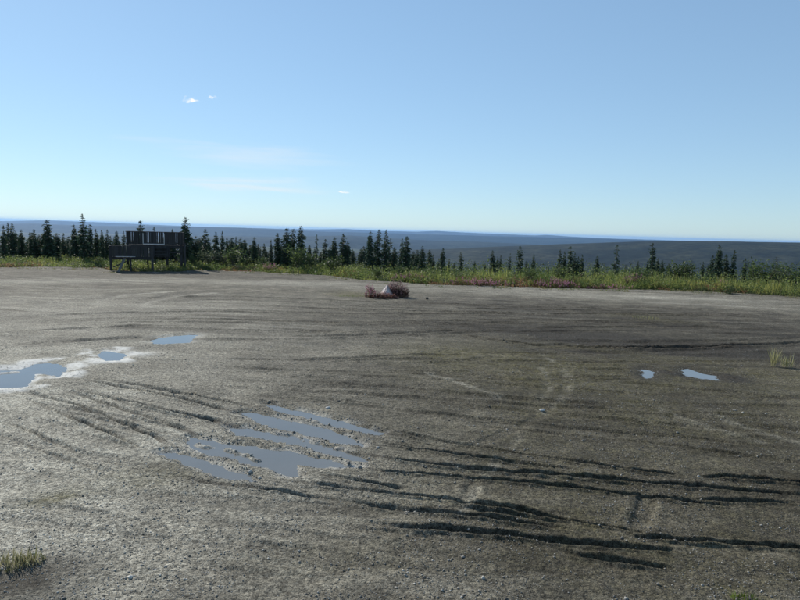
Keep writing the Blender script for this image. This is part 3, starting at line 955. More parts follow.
ORD = ["first", "second", "third", "fourth", "fifth", "sixth", "seventh", "eighth", "ninth", "tenth", "eleventh", "twelfth", "thirteenth", "fourteenth",
       "fifteenth", "sixteenth", "seventeenth", "eighteenth", "nineteenth", "twentieth", "twenty-first", "twenty-second", "twenty-third"]
LOOK = {'slim': "slim dark spruce", 'full': "full bushy spruce", 'club': "thin club-topped spruce", 'sparse': "ragged open spruce", 'medium': "dark pointed spruce"}
s_, F_, c_, p_, m_ = STYLES
ZONES = [
    ("left of the wooden platform",
     [(3, 225, s_, 60), (8, 222.5, c_, 61), (12, 223, s_, 60), (15, 231, m_, 63), (21, 229.5, m_, 61), (30, 232, s_, 60), (35, 229, c_, 61), (47, 219, m_, 60, 1.25), (54, 237, s_, 62), (63, 233, s_, 60),
      (67, 238, s_, 62), (74, 224.5, F_, 60, 0.8), (83, 214, s_, 59, 1.15), (89, 224, F_, 60, 0.8), (96, 229, s_, 61), (102, 230, s_, 60), (107, 229.5, s_, 62)]),
    ("showing behind the wooden platform",
     [(116, 231, F_, 60, 0.8), (123.5, 231, c_, 61), (140, 220.5, m_, 61), (154, 227, s_, 61), (172, 229, s_, 62)]),
    ("right of the wooden platform",
     [(186, 217.5, F_, 59, 0.85), (196, 236, m_, 61), (206, 229, c_, 60, 1.4), (216, 232, m_, 61), (222, 231, s_, 60), (226.5, 237, s_, 62), (231.5, 238, s_, 61), (236, 236.5, s_, 60), (241, 237, s_, 61),
      (254, 237, F_, 60, 0.8), (260.5, 246, s_, 62)]),
    ("in the tall middle-left clump",
     [(271, 239.5, s_, 60), (277.5, 233, F_, 60, 0.8), (287, 228, m_, 59, 1.2), (294, 228.5, s_, 60, 1.3), (301, 226, m_, 59), (310, 245, s_, 62), (316.5, 234, p_, 60, 0.7), (325, 239, c_, 60, 1.3),
      (334, 237, F_, 60, 0.9), (343, 233, s_, 59, 1.2), (348, 241, m_, 60), (352.5, 249, s_, 62)]),
    ("behind the pale boulder",
     [(369.5, 231, F_, 56, 0.75), (379.5, 229, s_, 56, 1.3), (385.5, 230, s_, 56, 1.1), (390.5, 238, p_, 57), (394, 247, m_, 58), (402.5, 238, s_, 55), (406.5, 236, m_, 55, 1.1)]),
    ("right of the pale boulder",
     [(415.5, 253, s_, 57), (422.5, 246, m_, 55), (433, 254, s_, 56), (438.5, 258, s_, 58), (442.5, 247.5, m_, 55), (449, 258, s_, 57), (454, 262, m_, 58), (461, 252, c_, 55, 1.2)]),
    ("above the left pink flowers",
     [(485, 263, m_, 57), (492.5, 250, m_, 55), (497.5, 256, s_, 56), (501.5, 255, s_, 55), (510, 253, p_, 55), (520.5, 246, c_, 54, 1.3), (527, 258.5, s_, 57), (534, 253.5, s_, 54)]),
    ("above the brightest pink flowers",
     [(548.5, 266, m_, 56), (560.5, 249.5, s_, 54), (565, 251, s_, 55), (570.5, 246, c_, 54, 1.2), (575, 252.5, s_, 54), (578.5, 256, s_, 55), (582.5, 254, s_, 54), (597.5, 255.5, m_, 55), (605, 263, p_, 58)]),
    ("before the dark hill's crest",
     [(617, 244.5, p_, 54, 1.1), (625.5, 264, s_, 56), (638.5, 261, s_, 57), (648.5, 260, m_, 56), (653.5, 243, c_, 54, 1.2), (657.5, 258, F_, 56, 0.8), (663, 260, m_, 57), (669, 263, F_, 58)]),
    ("at the right end of the row",
     [(703, 261, s_, 57), (708.5, 264, s_, 56), (713.5, 255, m_, 55), (719.5, 244.5, F_, 53, 0.75), (726.5, 254, m_, 54), (735, 250, c_, 54), (746, 258, s_, 54), (753, 263, m_, 57), (777, 256.5, p_, 54), (792, 262, p_, 56)]),
]
for zone, trees in ZONES:
    for k, t in enumerate(trees):
        px, yt, stl, D = t[:4]
        wd = t[4] if len(t) > 4 else 1.0
        place_spruce(px, yt, D + random.uniform(-0.8, 0.8), stl, random.randint(0, 3), "%s, %s from the left %s" % (LOOK[stl], ORD[k], zone), "spruces along the far edge of the lot", wd * random.uniform(1.08, 1.3))
# the crowd of shorter spruces behind the front row
for k in range(142):
    px = random.uniform(-15, 430) if k < 130 else random.uniform(430, 800)
    D = random.uniform(61, 74)
    yt = eyeline(px) + random.uniform(11, 21)
    if px > 250:
        yt += 5
    if px > 430:
        yt += 10
    where = ("left of the wooden platform" if px < 112 else "behind the wooden platform" if px < 190 else "right of the wooden platform" if px < 266 else
             "behind the tall middle-left clump" if px < 358 else "behind the pale boulder" if px < 430 else "above the right-hand undergrowth")
    place_spruce(px, yt, D, random.choice(['medium', 'medium', 'full', 'full']), random.randint(0, 3),
                 ("short dark spruce half hidden behind the front row, " if px < 430 else "tiny spruce top just showing ") + where,
                 "half-hidden spruces " + where, random.uniform(1.3, 1.8) if px < 430 else 1.1)


def leafy(name_stem, h, rad, nleaf, cols, seed, leaf=(0.06, 0.11), nst=9, droop=0.2):
    rs = np.random.default_rng(seed)
    stems = []; P = []; D = []
    for s in range(nst):
        a = rs.random() * 6.283; lean = rad * (0.25 + 0.75 * rs.random()); hh = h * (0.55 + 0.45 * rs.random())
        pts = [np.array([0.04 * math.cos(a), 0.04 * math.sin(a), -0.05])]
        for q in (0.35, 0.7, 1.0):
            pts.append(np.array([math.cos(a) * lean * q ** 1.3, math.sin(a) * lean * q ** 1.3, hh * q]) + rs.normal(0, 0.03, 3))
        stems.append(tube(pts, [0.014, 0.011, 0.008, 0.003], 4))
        n = nleaf // nst
        for _ in range(n):
            q = 0.22 + 0.78 * rs.random() ** 0.8
            i = min(int(q * 3), 2); u = q * 3 - i
            p = pts[i] * (1 - u) + pts[i + 1] * u
            d = rs.normal(0, 1, 3); d[2] = abs(d[2]) * 0.6 - droop * 0.2; d /= np.linalg.norm(d)
            P.append(p + d * rs.random() * 0.16 * (1 + rad)); D.append(d)
    P = np.array(P); D = np.array(D); n = len(P)
    L = rs.uniform(leaf[0], leaf[1], n)
    ci = rs.integers(0, len(cols), n)
    col = np.array(cols)[ci] * rs.uniform(0.7, 1.35, (n, 1))
    v, f, c = leaf_quads(P, D, L * 0.5, L, col)
    fm = new_mesh("foliage", v, f, 4); add_attr(fm, "tone", c); fm.materials.append(M_LEAF)
    sv, sf = merge(stems)
    sm = new_mesh("stems", sv, sf, 4, True); sm.materials.append(M_BARK)
    return sm, fm


WIL = [(0.070, 0.105, 0.035), (0.095, 0.13, 0.045), (0.05, 0.075, 0.03)]
GREY = [(0.085, 0.11, 0.06), (0.06, 0.085, 0.045), (0.10, 0.12, 0.07)]
DKG = [(0.04, 0.065, 0.025), (0.055, 0.085, 0.03), (0.07, 0.095, 0.03)]
SHRUB = {'grey': [leafy("g", 1.0, 0.55, 700, GREY, 5 + i) for i in range(2)], 'green': [leafy("w", 1.0, 0.6, 700, WIL, 15 + i) for i in range(3)],
         'dark': [leafy("d", 1.0, 0.6, 700, DKG, 25 + i) for i in range(2)]}
SHR = [  # px, row of top, distance, kind, widen, label
    (209, 250, 58.5, 'grey', 1.0, "grey-green willow shrub at the foot of the spruces right of the platform"),
    (222, 251, 58.5, 'grey', 1.0, "tall pale willow shrub, second right of the wooden platform"),
    (233, 248, 58.0, 'green', 1.3, "largest light-green willow shrub right of the wooden platform"),
    (246, 256, 57.5, 'dark', 1.1, "low dark shrub at the edge, right of the largest light-green willow"),
    (262, 257, 58, 'green', 1.0, "round green shrub below the short spruce left of the tall clump"),
    (298, 247, 56.5, 'green', 0.9, "bright green shrub climbing the foot of the tall clump"),
    (308, 253, 56.0, 'green', 1.0, "second bright green shrub in front of the tall clump"),
    (193, 256, 57.0, 'green', 0.9, "yellow-green shrub against the platform's right posts"),
    (333, 256, 55.0, 'dark', 1.2, "dark shrub under the bushiest spruce of the tall clump"),
    (377, 268, 49.5, 'dark', 1.0, "dark green shrub at the gravel edge behind the pale rock"),
    (400, 266, 51, 'green', 1.3, "wide green shrub in the brush directly behind the fireweed clump"),
    (430, 268, 50, 'green', 1.2, "green shrub right of and behind the fireweed clump"),
    (456, 272, 49.0, 'dark', 1.3, "dark low shrub on the gravel edge left of the flower patches"),
    (531, 268, 49.0, 'green', 1.0, "tallest green shrub between the two pink flower patches"),
    (560, 266, 50.0, 'green', 1.1, "green shrub behind the right pink flower patch"),
    (640, 268, 50.5, 'green', 1.2, "pale green shrub left of the club-topped spruce before the hill"),
    (678, 262, 53.0, 'dark', 1.2, "dark rounded shrub right of the spruces before the dark hill"),
    (690, 264, 53.0, 'dark', 1.2, "dark shrub left of the right-end spruces"),
    (756, 261, 52.0, 'green', 0.9, "yellow-green shrub among the right-end spruces"),
    (766, 268, 51.0, 'dark', 1.3, "dark shrub below the ragged spruce near the right edge"),
    (783, 263, 52.0, 'grey', 0.9, "pale shrub beside the ragged spruce near the right edge"),
    (797, 266, 50.0, 'green', 1.0, "green shrub cut by the right edge of the picture"),
    (728, 284, 46.0, 'dark', 0.9, "small dark shrub by the pink flowers at the right"),
    (14, 255, 57.0, 'green', 1.2, "yellow-green shrub at the left end of the verge"),
    (57, 257, 57.5, 'green', 1.0, "pale shrub in the verge left of the wooden platform"),
    (100, 257, 57.5, 'green', 1.0, "green shrub beside the wooden platform's left post"),
]
for px, yt, D, kind, wd, lab in SHR:
    top = at_dist(px, yt, D)
    g = float(ground_z(np.array([top[0]]), np.array([D]))[0])
    h = max(top[2] - g, 0.5)
    e = empty("willow_shrub", (top[0], D, g), random.random() * 6.283, label=lab, category="shrub", group="shrubs in the verge")
    e.scale = (h * wd * 1.05, h * wd * 1.05, h * 1.08)
    sm, fm = random.choice(SHRUB[kind])
    link("stems", sm, None, e); link("foliage", fm, None, e)


# ------------------------------------------------------------------ uncountable undergrowth of the verge
def undergrowth(name, label, n, hrange, cols, per, width, lean, mask, seed, depth=(0.0, 7.0), mode='blade', power=1.6):
    rs = np.random.default_rng(seed)
    x = rs.uniform(-52, 44, n * 3)
    o = depth[0] + (depth[1] - depth[0]) * rs.random(n * 3) ** power
    o = o + (fbm(x / 2.2, o * 0 + seed, 7 + seed, 4) - 0.5) * 1.6
    y = edge_y(x) + o
    keep = rs.random(n * 3) < mask(x, y, o)
    x = x[keep][:n]; y = y[keep][:n]; o = o[keep][:n]
    n = len(x)
    z = np.where(o < -0.3, -0.03, ground_z(x, y))
    hs = rs.uniform(hrange[0], hrange[1], n) * (0.55 + 0.9 * fbm(x / 1.5, y / 1.5, seed + 3, 3)) * (0.5 + 0.5 * sstep(-0.3, 1.6, o))
    hs = hs * (0.56 + 0.72 * sstep(-16, 12, x))
    P = []; D = []; L = []; W = []; col = []
    cols = np.array(cols)
    tone = fbm(x / 1.8, y / 1.8, seed + 9, 3)
    for k in range(per):
        a = rs.random(n) * 6.283
        ln = np.abs(rs.normal(lean, 0.2, n))
        d = np.stack([np.cos(a) * ln, np.sin(a) * ln, np.ones(n)], -1); d /= np.linalg.norm(d, axis=1)[:, None]
        p0 = np.stack([x, y, z], -1) + np.concatenate([rs.normal(0, 0.08, (n, 2)), np.zeros((n, 1))], 1)
        if mode == 'blade':
            P.append(p0); D.append(d); L.append(hs * rs.uniform(0.5, 1.1, n)); W.append(rs.uniform(0.6, 1.3, n) * width)
        else:
            q = rs.uniform(0.1, 1.0, n)
            P.append(p0 + d * (hs * q)[:, None]); dd = rs.normal(0, 1, (n, 3)); dd[:, 2] = np.abs(dd[:, 2]) * 0.7; dd /= np.linalg.norm(dd, axis=1)[:, None]
            D.append(dd); L.append(rs.uniform(0.07, 0.17, n)); W.append(rs.uniform(0.6, 1.3, n) * width)
        ci = np.clip((tone * 1.3 - 0.15) * len(cols) + rs.normal(0, 0.6, n), 0, len(cols) - 1).astype(int)
        col.append(cols[ci] * rs.uniform(0.85, 1.75, (n, 1)))
    v, f, c = leaf_quads(np.vstack(P), np.vstack(D), np.concatenate(W), np.concatenate(L), np.vstack(col))
    me = new_mesh(name, v, f, 4); add_attr(me, "tone", c)
    return link(name, me, M_LEAF, kind="stuff", label=label, category="undergrowth")


undergrowth("tall_grass", "yellow-green tall grass along the far gravel edge", 6500, (0.38, 0.80),
            [(0.085, 0.125, 0.035), (0.14, 0.175, 0.05), (0.235, 0.235, 0.07), (0.18, 0.20, 0.065)], 5, 0.035, 0.22,
            lambda x, y, o: 0.25 + 0.75 * sstep(0.4, 0.55, fbm(x / 3, y / 3, 401, 3)), 41)
undergrowth("leafy_undergrowth", "green leafy plants filling the verge", 7500, (0.35, 0.98),
            [(0.05, 0.075, 0.025), (0.085, 0.115, 0.035), (0.12, 0.15, 0.045), (0.15, 0.17, 0.05)], 9, 0.075, 0.3,
            lambda x, y, o: 0.3 + 0.7 * sstep(0.42, 0.55, fbm(x / 2.5 + 9, y / 2.5, 402, 3)), 42, mode='leaf')
undergrowth("red_undergrowth", "rusty and ochre plants low on the verge's gravel side", 1900, (0.25, 0.55),
            [(0.16, 0.085, 0.045), (0.20, 0.13, 0.055), (0.15, 0.06, 0.05)], 8, 0.05, 0.35,
            lambda x, y, o: sstep(0.48, 0.6, fbm(x / 2.0 - 4, y / 5, 403, 3)), 43, depth=(-0.6, 2.0), mode='leaf', power=1.0)
undergrowth("creeping_weeds", "low weeds thinning out onto the gravel edge", 1500, (0.12, 0.32),
            [(0.07, 0.095, 0.03), (0.12, 0.13, 0.045), (0.15, 0.13, 0.055)], 6, 0.045, 0.5,
            lambda x, y, o: sstep(0.46, 0.6, fbm(x / 1.6 + 3, y / 1.6, 405, 3)), 46, depth=(0.6, -2.4), mode='leaf', power=1.5)
undergrowth("back_undergrowth", "dark brush on the slope behind the verge", 5200, (0.6, 1.3),
            [(0.035, 0.055, 0.022), (0.06, 0.085, 0.03), (0.085, 0.105, 0.035)], 8, 0.10, 0.3,
            lambda x, y, o: 0.7 + 0 * x, 44, depth=(4.0, 26.0), mode='leaf', power=1.0)


# ------------------------------------------------------------------ fireweed
def fireweed(name, loc, rx, ry, h, n, label, seed, stemcol, flower, leafcols, cat="flowers", pink=0.55):
    rs = np.random.default_rng(seed)
    e = empty(name, loc, 0.0, label=label, category=cat)
    stems = []; P = []; D = []; P2 = []; D2 = []
    for s in range(n):
        a = rs.random() * 6.283; q = math.sqrt(rs.random())
        b = np.array([math.cos(a) * rx * q, math.sin(a) * ry * q, -0.03])
        hh = h * (0.42 + 0.63 * rs.random()) * (1 - 0.35 * q * q)
        t = b + np.array([rs.normal(0, .1) * hh, rs.normal(0, .1) * hh, hh])
        stems.append(tube([b, (b + t) / 2 + rs.normal(0, .015, 3), t], [0.008, 0.006, 0.003], 3))
        for _ in range(13):
            u = rs.uniform(0.1, 0.8); d = rs.normal(0, 1, 3); d[2] = abs(d[2]) * .5; d /= np.linalg.norm(d)
            P.append(b + (t - b) * u); D.append(d)
        for _ in range(int(14 * pink + 2)):
            u = rs.uniform(0.62, 1.0); d = rs.normal(0, 1, 3); d /= np.linalg.norm(d)
            P2.append(b + (t - b) * u + d * 0.02); D2.append(d)
    sv, sf = merge(stems)
    me = new_mesh("stems", sv, sf, 4); me.materials.append(plain("stem_red", stemcol)); link("stems", me, None, e)
    for nm, PP, DD, cols, L0, m in (("foliage", P, D, leafcols, (0.09, 0.16), M_LEAF), ("flowers", P2, D2, flower, (0.035, 0.06), M_PETAL)):
        PP = np.array(PP); DD = np.array(DD); k = len(PP)
        L = rs.uniform(L0[0], L0[1], k)
        col = np.array(cols)[rs.integers(0, len(cols), k)] * rs.uniform(0.7, 1.3, (k, 1))
        v, f, c = leaf_quads(PP, DD, L * (0.28 if nm == "foliage" else 0.8), L, col)
        me = new_mesh(nm, v, f, 4); add_attr(me, "tone", c); me.materials.append(m); link(nm, me, None, e, kind="stuff")
    return e


PINK = [(0.50, 0.20, 0.33), (0.58, 0.30, 0.40), (0.42, 0.16, 0.28)]
REDL = [(0.12, 0.05, 0.04), (0.16, 0.08, 0.05), (0.08, 0.06, 0.03)]
GRNL = [(0.10, 0.11, 0.04), (0.14, 0.12, 0.05), (0.15, 0.09, 0.05)]


def lot_pt(px, py):
    p = gp(px, py)
    z, _ = lot(np.array([p[0]]), np.array([p[1]]))
    return (p[0], p[1], float(z[0]))


DPR = [(0.085, 0.045, 0.04), (0.12, 0.06, 0.055), (0.07, 0.065, 0.035)]
DPINK = [(0.34, 0.19, 0.20), (0.24, 0.13, 0.14), (0.42, 0.29, 0.28)]
fireweed("fireweed_clump", lot_pt(397, 297), 0.70, 0.5, 1.12, 150, "dark reddish fireweed clump on the gravel right of the pale rock", 1, (0.10, 0.04, 0.04), DPINK, DPR, pink=0.5)
fireweed("fireweed_clump", lot_pt(370, 297.5), 0.30, 0.3, 1.0, 26, "thin pink fireweed tuft on the gravel left of the pale rock", 2, (0.20, 0.07, 0.06), PINK, REDL, pink=0.5)
fireweed("fireweed_clump", lot_pt(383, 298.5), 0.85, 0.4, 0.45, 80, "low rusty plants at the foot of the pale rock", 3, (0.14, 0.06, 0.05), DPINK, REDL, cat="plants", pink=0.3)
FW = [(470, 285.5, 1.3, 0.6, 0.75, 60, "left pink fireweed patch at the far gravel edge"),
      (494, 286.5, 1.3, 0.6, 0.75, 55, "rusty pink fireweed patch just left of the tallest central shrub"),
      (551, 287.5, 1.1, 0.7, 0.85, 75, "brightest pink fireweed patch at the far gravel edge"),
      (570, 287.8, 0.7, 0.5, 0.6, 24, "thin pink fireweed just right of the brightest patch"),
      (633, 287.0, 0.75, 0.6, 0.95, 60, "round pale pink fireweed patch before the dark hill"),
      (608, 289.0, 1.5, 0.4, 0.55, 45, "low rusty fireweed left of the round pale pink patch"),
      (722, 289.5, 0.4, 0.4, 0.75, 26, "small pink fireweed tuft at the right of the verge"),
      (270, 271.5, 0.55, 0.5, 0.85, 26, "small dusty pink fireweed tuft left of the lot's middle"),
      (409, 282.0, 1.2, 0.5, 0.7, 42, "orange-pink fireweed in the verge just behind the gravel clump")]
for k, (px, py, rx, ry, h, n, lab) in enumerate(FW):
    p = gp(px, py)
    g = float(ground_z(np.array([p[0]]), np.array([p[1] + 0.3]))[0])
    fireweed("fireweed_patch", (p[0], p[1] - 0.1, max(g, -0.08)), rx * 1.25, ry, h * 1.1, int(n * 1.15), lab, 20 + k, (0.16, 0.08, 0.05), PINK, GRNL, pink=0.75)


# ------------------------------------------------------------------ grass tufts on the gravel
def tuft(px, py, rad, h, n, label, seed, cols):
    rs = np.random.default_rng(seed)
    x, y, z = lot_pt(px, py)
    a = rs.random(n) * 6.283; q = np.sqrt(rs.random(n)) * rad
    P = np.stack([np.cos(a) * q, np.sin(a) * q * 0.7, np.full(n, -0.02)], -1)
    d = np.stack([rs.normal(0, .28, n), rs.normal(0, .28, n), np.ones(n)], -1); d /= np.linalg.norm(d, axis=1)[:, None]
    L = rs.uniform(0.4, 1.0, n) * h
    col = np.array(cols)[rs.integers(0, len(cols), n)] * rs.uniform(0.7, 1.3, (n, 1))
    v, f, c = leaf_quads(P, d, np.full(n, 0.011) * (1 + h), L, col)
    me = new_mesh("grass_tuft", v, f, 4); add_attr(me, "tone", c)
    o = link("grass_tuft", me, M_LEAF, label=label, category="grass")
    o.location = (x, y, z)
    if rad > 0.5:
        o["kind"] = "stuff"


YG = [(0.12, 0.125, 0.06), (0.20, 0.19, 0.10), (0.28, 0.265, 0.16)]
PG = [(0.24, 0.23, 0.10), (0.34, 0.32, 0.16), (0.40, 0.37, 0.22)]
BG = [(0.09, 0.13, 0.025), (0.13, 0.17, 0.03)]
tuft(13, 567, 0.26, 0.22, 170, "greyish grass tuft by the bottom left corner", 1, YG)
tuft(33, 562, 0.15, 0.16, 80, "smaller dry grass tuft right of the corner tuft", 2, YG)
tuft(744, 602, 0.16, 0.10, 90, "bright green grass tuft at the bottom right edge", 3, BG)
tuft(773, 366, 0.09, 0.75, 45, "left of the two yellow grass tufts on the right gravel", 4, PG)
tuft(787, 367, 0.17, 0.55, 60, "right of the two yellow grass tufts on the right gravel", 5, PG)
tuft(645, 319, 0.7, 0.22, 160, "low olive grass patch far right on the gravel", 6, YG)
tuft(350, 296, 0.9, 0.10, 260, "thin green grass left of the fireweed clump", 7, BG)


# ------------------------------------------------------------------ rocks
def rock(name, loc, size, seed, material, label, point=0.0, kids=()):
    rs = np.random.default_rng(seed)
    import bmesh
    bm = bmesh.new()
    bmesh.ops.create_icosphere(bm, subdivisions=3, radius=1.0)
    offs = rs.normal(0, 1, (7, 3)); offs /= np.linalg.norm(offs, axis=1)[:, None]
    cut = rs.uniform(0.45, 0.85, 7)
    for v in bm.verts:
        c = np.array(v.co)
        for o, q in zip(offs, cut):        # flat broken faces
            dd = c @ o
            if dd > q:
                c = c - o * (dd - q) * 0.92
        if point:
            k = 1 - point * max(0, (c[2] + 0.3)) / 1.3
            c[0] *= k; c[1] *= k
        c += 0.02 * rs.normal(0, 1, 3)
        v.co = Vector((c[0] * size[0], c[1] * size[1], c[2] * size[2] + size[2] * 0.62))
    me = bpy.data.meshes.new(name)
    bm.to_mesh(me); bm.free()
    me.materials.append(material)
    o = link(name, me, None, None, label=label, category="rock")
    o.location = loc
    o.rotation_euler = (0, 0, rs.random() * 6.28)
    return o


rock("pale_rock", lot_pt(386.5, 297), (0.48, 0.40, 0.44), 12, M_ROCK, "pale pinkish pointed boulder amid the fireweed clump on the gravel", 0.70)
p = lot_pt(391.5, 294.5)
rock("grey_rock", p, (0.22, 0.22, 0.52), 14, plain("grey_rock", (0.24, 0.2, 0.2)), "smaller grey rock leaning behind the pale boulder", 0.5)
rock("dark_stone", lot_pt(427, 299.6), (0.10, 0.09, 0.08), 5, M_DARKROCK, "small dark stone on the gravel right of the fireweed clump")
rock("white_stone", lot_pt(328, 408), (0.08, 0.05, 0.03), 6, M_WHITEROCK, "small white stone beyond the striped puddle")
rock("white_stone", lot_pt(542, 409), (0.07, 0.06, 0.035), 16, M_WHITEROCK, "white stone at the end of the curved tyre track")


# ------------------------------------------------------------------ loose stones on the lot
n = 110000
u = rng.random(n)
rs_ = 5.2 + (26 - 5.2) * u ** 1.25
aa = np.radians(rng.uniform(-37, 37, n))
X = rs_ * np.sin(aa); Y = rs_ * np.cos(aa)
Z, MK = lot(X, Y)
wetok = np.ones(n, bool); shore = np.zeros(n, bool)
for lv, polys, cr in PUDDLES:
    sd_ = puddle_sd(X, Y, polys); wetok &= ~((sd_ < 0.0) & (Z < lv + 0.004)); shore |= (sd_ < 0.16) & (cr < 0.2)
dens = fbm(X / 0.8, Y / 0.8, 301, 3)
keep = wetok & ((rng.random(n) < sstep(0.3, 0.62, dens)) | (shore & (rng.random(n) < 0.7)))
X, Y, Z, MK, shore = X[keep], Y[keep], Z[keep], MK[keep], shore[keep]
n = len(X)
sz = np.clip(rng.lognormal(math.log(0.0058), 0.5, n), 0.003, 0.035)
sz = np.where(shore, sz * 1.25 + 0.004, sz)
octv = np.array([[1, 0, 0], [-1, 0, 0], [0, 1, 0], [0, -1, 0], [0, 0, 1], [0, 0, -1]], float)
octf = np.array([[0, 2, 4], [2, 1, 4], [1, 3, 4], [3, 0, 4], [2, 0, 5], [1, 2, 5], [3, 1, 5], [0, 3, 5]])
V = octv[None] * rng.uniform(0.6, 1.3, (n, 6, 1)) + rng.normal(0, 0.18, (n, 6, 3))
ang = rng.random(n) * 6.283
cx, sx = np.cos(ang)[:, None], np.sin(ang)[:, None]
V = np.stack([V[..., 0] * cx - V[..., 1] * sx, V[..., 0] * sx + V[..., 1] * cx, V[..., 2] * 0.75], -1) * sz[:, None, None]
V = V + np.stack([X, Y, Z + sz * 0.28], -1)[:, None, :]
F = (octf[None] + (np.arange(n) * 6)[:, None, None]).reshape(-1, 3)
me = new_mesh("loose_gravel", V.reshape(-1, 3), F, 3)
tone = np.clip(rng.lognormal(math.log(0.15), 0.5, n), 0.05, 0.34) * (1 + 0.6 * MK[:, 3])
colr = np.stack([tone, tone * 0.97, tone * 0.88, np.ones(n)], -1)
add_attr(me, "tone", np.repeat(colr, 6, 0))
link("loose_gravel", me, M_CHIP, kind="stuff", label="loose stone chips strewn over the gravel lot", category="gravel")


# ------------------------------------------------------------------ wooden viewing platform
import bmesh


def box_mesh(name, sx, sy, sz_, bev=0.008):
    bm = bmesh.new()
    bmesh.ops.create_cube(bm, size=1.0)
    for v in bm.verts:
        v.co = Vector((v.co.x * sx, v.co.y * sy, v.co.z * sz_))
    bmesh.ops.bevel(bm, geom=list(bm.edges), offset=min(bev, 0.2 * min(sx, sy, sz_)), segments=1, affect='EDGES')
    me = bpy.data.meshes.new(name); bm.to_mesh(me); bm.free()
    return me


PS = 0.0862                       # metres to one pixel at the platform
pb = gp(149, 270.5)
PAZ = math.atan2(pb[0], pb[1])
plat = empty("viewing_platform", (pb[0], pb[1], -0.05), -PAZ, label="dark weathered two-level wooden viewing platform with slatted railings at the lot's edge", category="platform")


def pxx(px):
    return (px - 149) * PS


def pzz(py, px=149):
    return (270.5 + (px - 149) * 0.028 - py) * PS


def bar(name, a, b, w, d, parent=plat, m=M_WOOD):
    a = Vector(a); b = Vector(b)
    L = (b - a).length
    me = box_mesh(name, w, d, L)
    o = link(name, me, m, parent)
    o.location = (a + b) / 2
    q = (b - a).to_track_quat('Z', 'Y')
    o.rotation_euler = q.to_euler()
    return o


def slab(name, x0, x1, y0, y1, z0, z1, parent=plat, m=M_WOOD):
    me = box_mesh(name, x1 - x0, y1 - y0, z1 - z0)
    o = link(name, me, m, parent)
    o.location = Vector(((x0 + x1) / 2, (y0 + y1) / 2, (z0 + z1) / 2)) - (Vector(parent.location) if parent is not plat else Vector((0, 0, 0)))
    return o


ZU = pzz(244.5)            # upper deck floor
ZT = pzz(231.3)            # upper rail top
ZL = pzz(256.2)            # lower deck floor
ZLT = pzz(245.2)           # lower rail top
XA, XB, XC, XD = pxx(113.5), pxx(128.5), pxx(169), pxx(182.5)
YF, YM, YB = -0.9, 0.35, 2.1   # front of the lower deck, front and back of the upper deck
# upper deck boards (run across) and joists
nb = 11
for k in range(nb):
    y0 = YM + (YB - YM) * k / nb
    slab("deck_board", XB + 0.02 * random.random(), XD - 0.02 * random.random(), y0 + 0.006, y0 + (YB - YM) / nb - 0.006, ZU - 0.04, ZU)
slab("beam", XB, XD, YM + 0.02, YM + 0.1, ZU - 0.24, ZU - 0.043)
slab("beam", XB, XD, YB - 0.1, YB - 0.02, ZU - 0.24, ZU - 0.043)
# lower deck
nb = 8
for k in range(nb):
    y0 = YF + (YM - YF) * k / nb
    slab("deck_board", XA, pxx(153), y0 + 0.006, y0 + (YM - YF) / nb - 0.006, ZL - 0.04, ZL)
slab("beam", XA, pxx(153), YF + 0.02, YF + 0.1, ZL - 0.22, ZL - 0.043)
slab("beam", XA, pxx(153), YM - 0.12, YM - 0.03, ZL - 0.22, ZL - 0.043)
# posts: each one separately
for px, y, zt, w in ((115, YF + 0.06, ZLT, .15), (132.5, YF + 0.06, ZL - 0.225, .15), (152.3, YF + 0.06, ZLT, .20), (115, YM - 0.2, ZLT, .14), (166.5, YM + 0.2, ZU - 0.245, .2),
                     (129.5, YM + 0.2, ZT - .05, .14), (148, YM + 0.2, ZU - 0.245, .14), (180, YM + 0.2, ZT - .05, .2), (183.3, YM - 0.12, ZU + 0.2, .16),
                     (129.5, YB - 0.17, ZT - .05, .14), (155, YB - 0.17, ZU - 0.245, .14), (181.5, YB - 0.17, ZT - .05, .18)):
    slab("post", pxx(px) - w / 2, pxx(px) + w / 2, y - w / 2, y + w / 2, -0.15, zt)
# railings of the upper deck
rails = []
for y in (YM + 0.04, YB - 0.04):
    rails.append(slab("top_rail", XB - 0.04, XD + 0.06, y - 0.07, y + 0.07, ZT - 0.045, ZT + 0.005))
    slab("bottom_rail", XB, XD, y - 0.025, y + 0.025, ZU + 0.10, ZU + 0.17)
GAPS = [143.9, 149.0, 151.2, 158.3, 163.2, 167.2, 176.2]
x = 128.8
while x < 182:
    w = random.uniform(1.45, 1.75) if x > 142 else random.uniform(0.95, 1.2)
    nxt = x + w + (0.16 if x > 142 else 0.45)
    hit = [g for g in GAPS if x < g < x + w + 0.3]
    if hit:
        w = hit[0] - 0.34 - x; nxt = hit[0] + 0.34
    if w > 0.3:
        slab("slat", pxx(x), pxx(x + w), YM - 0.012, YM + 0.012, ZU + 0.03 + 0.03 * random.random(), ZT - 0.05 + 0.02 * random.random(), parent=rails[0])
    x = nxt
x = 129.0
while x < 182:
    w = 1.5
    if not any(abs(g - (x + w / 2)) < 1.3 for g in (143.9, 149.0, 158.3, 163.2, 176.2)):
        slab("slat", pxx(x), pxx(x + w), YB - 0.06, YB - 0.036 + 0.012, ZU + 0.05, ZT - 0.05, parent=rails[1])
    x += w + 0.5
for k in range(7):
    y = YM + 0.2 + k * (YB - YM - 0.4) / 6
    for xe in (XB + 0.01, XD - 0.01):
        slab("slat", xe - 0.012, xe + 0.012, y - 0.07, y + 0.07, ZU + 0.05, ZT - 0.05)
for xe in (XB, XD):
    slab("top_rail", xe - 0.06, xe + 0.06, YM + 0.115, YB - 0.115, ZT - 0.045, ZT)
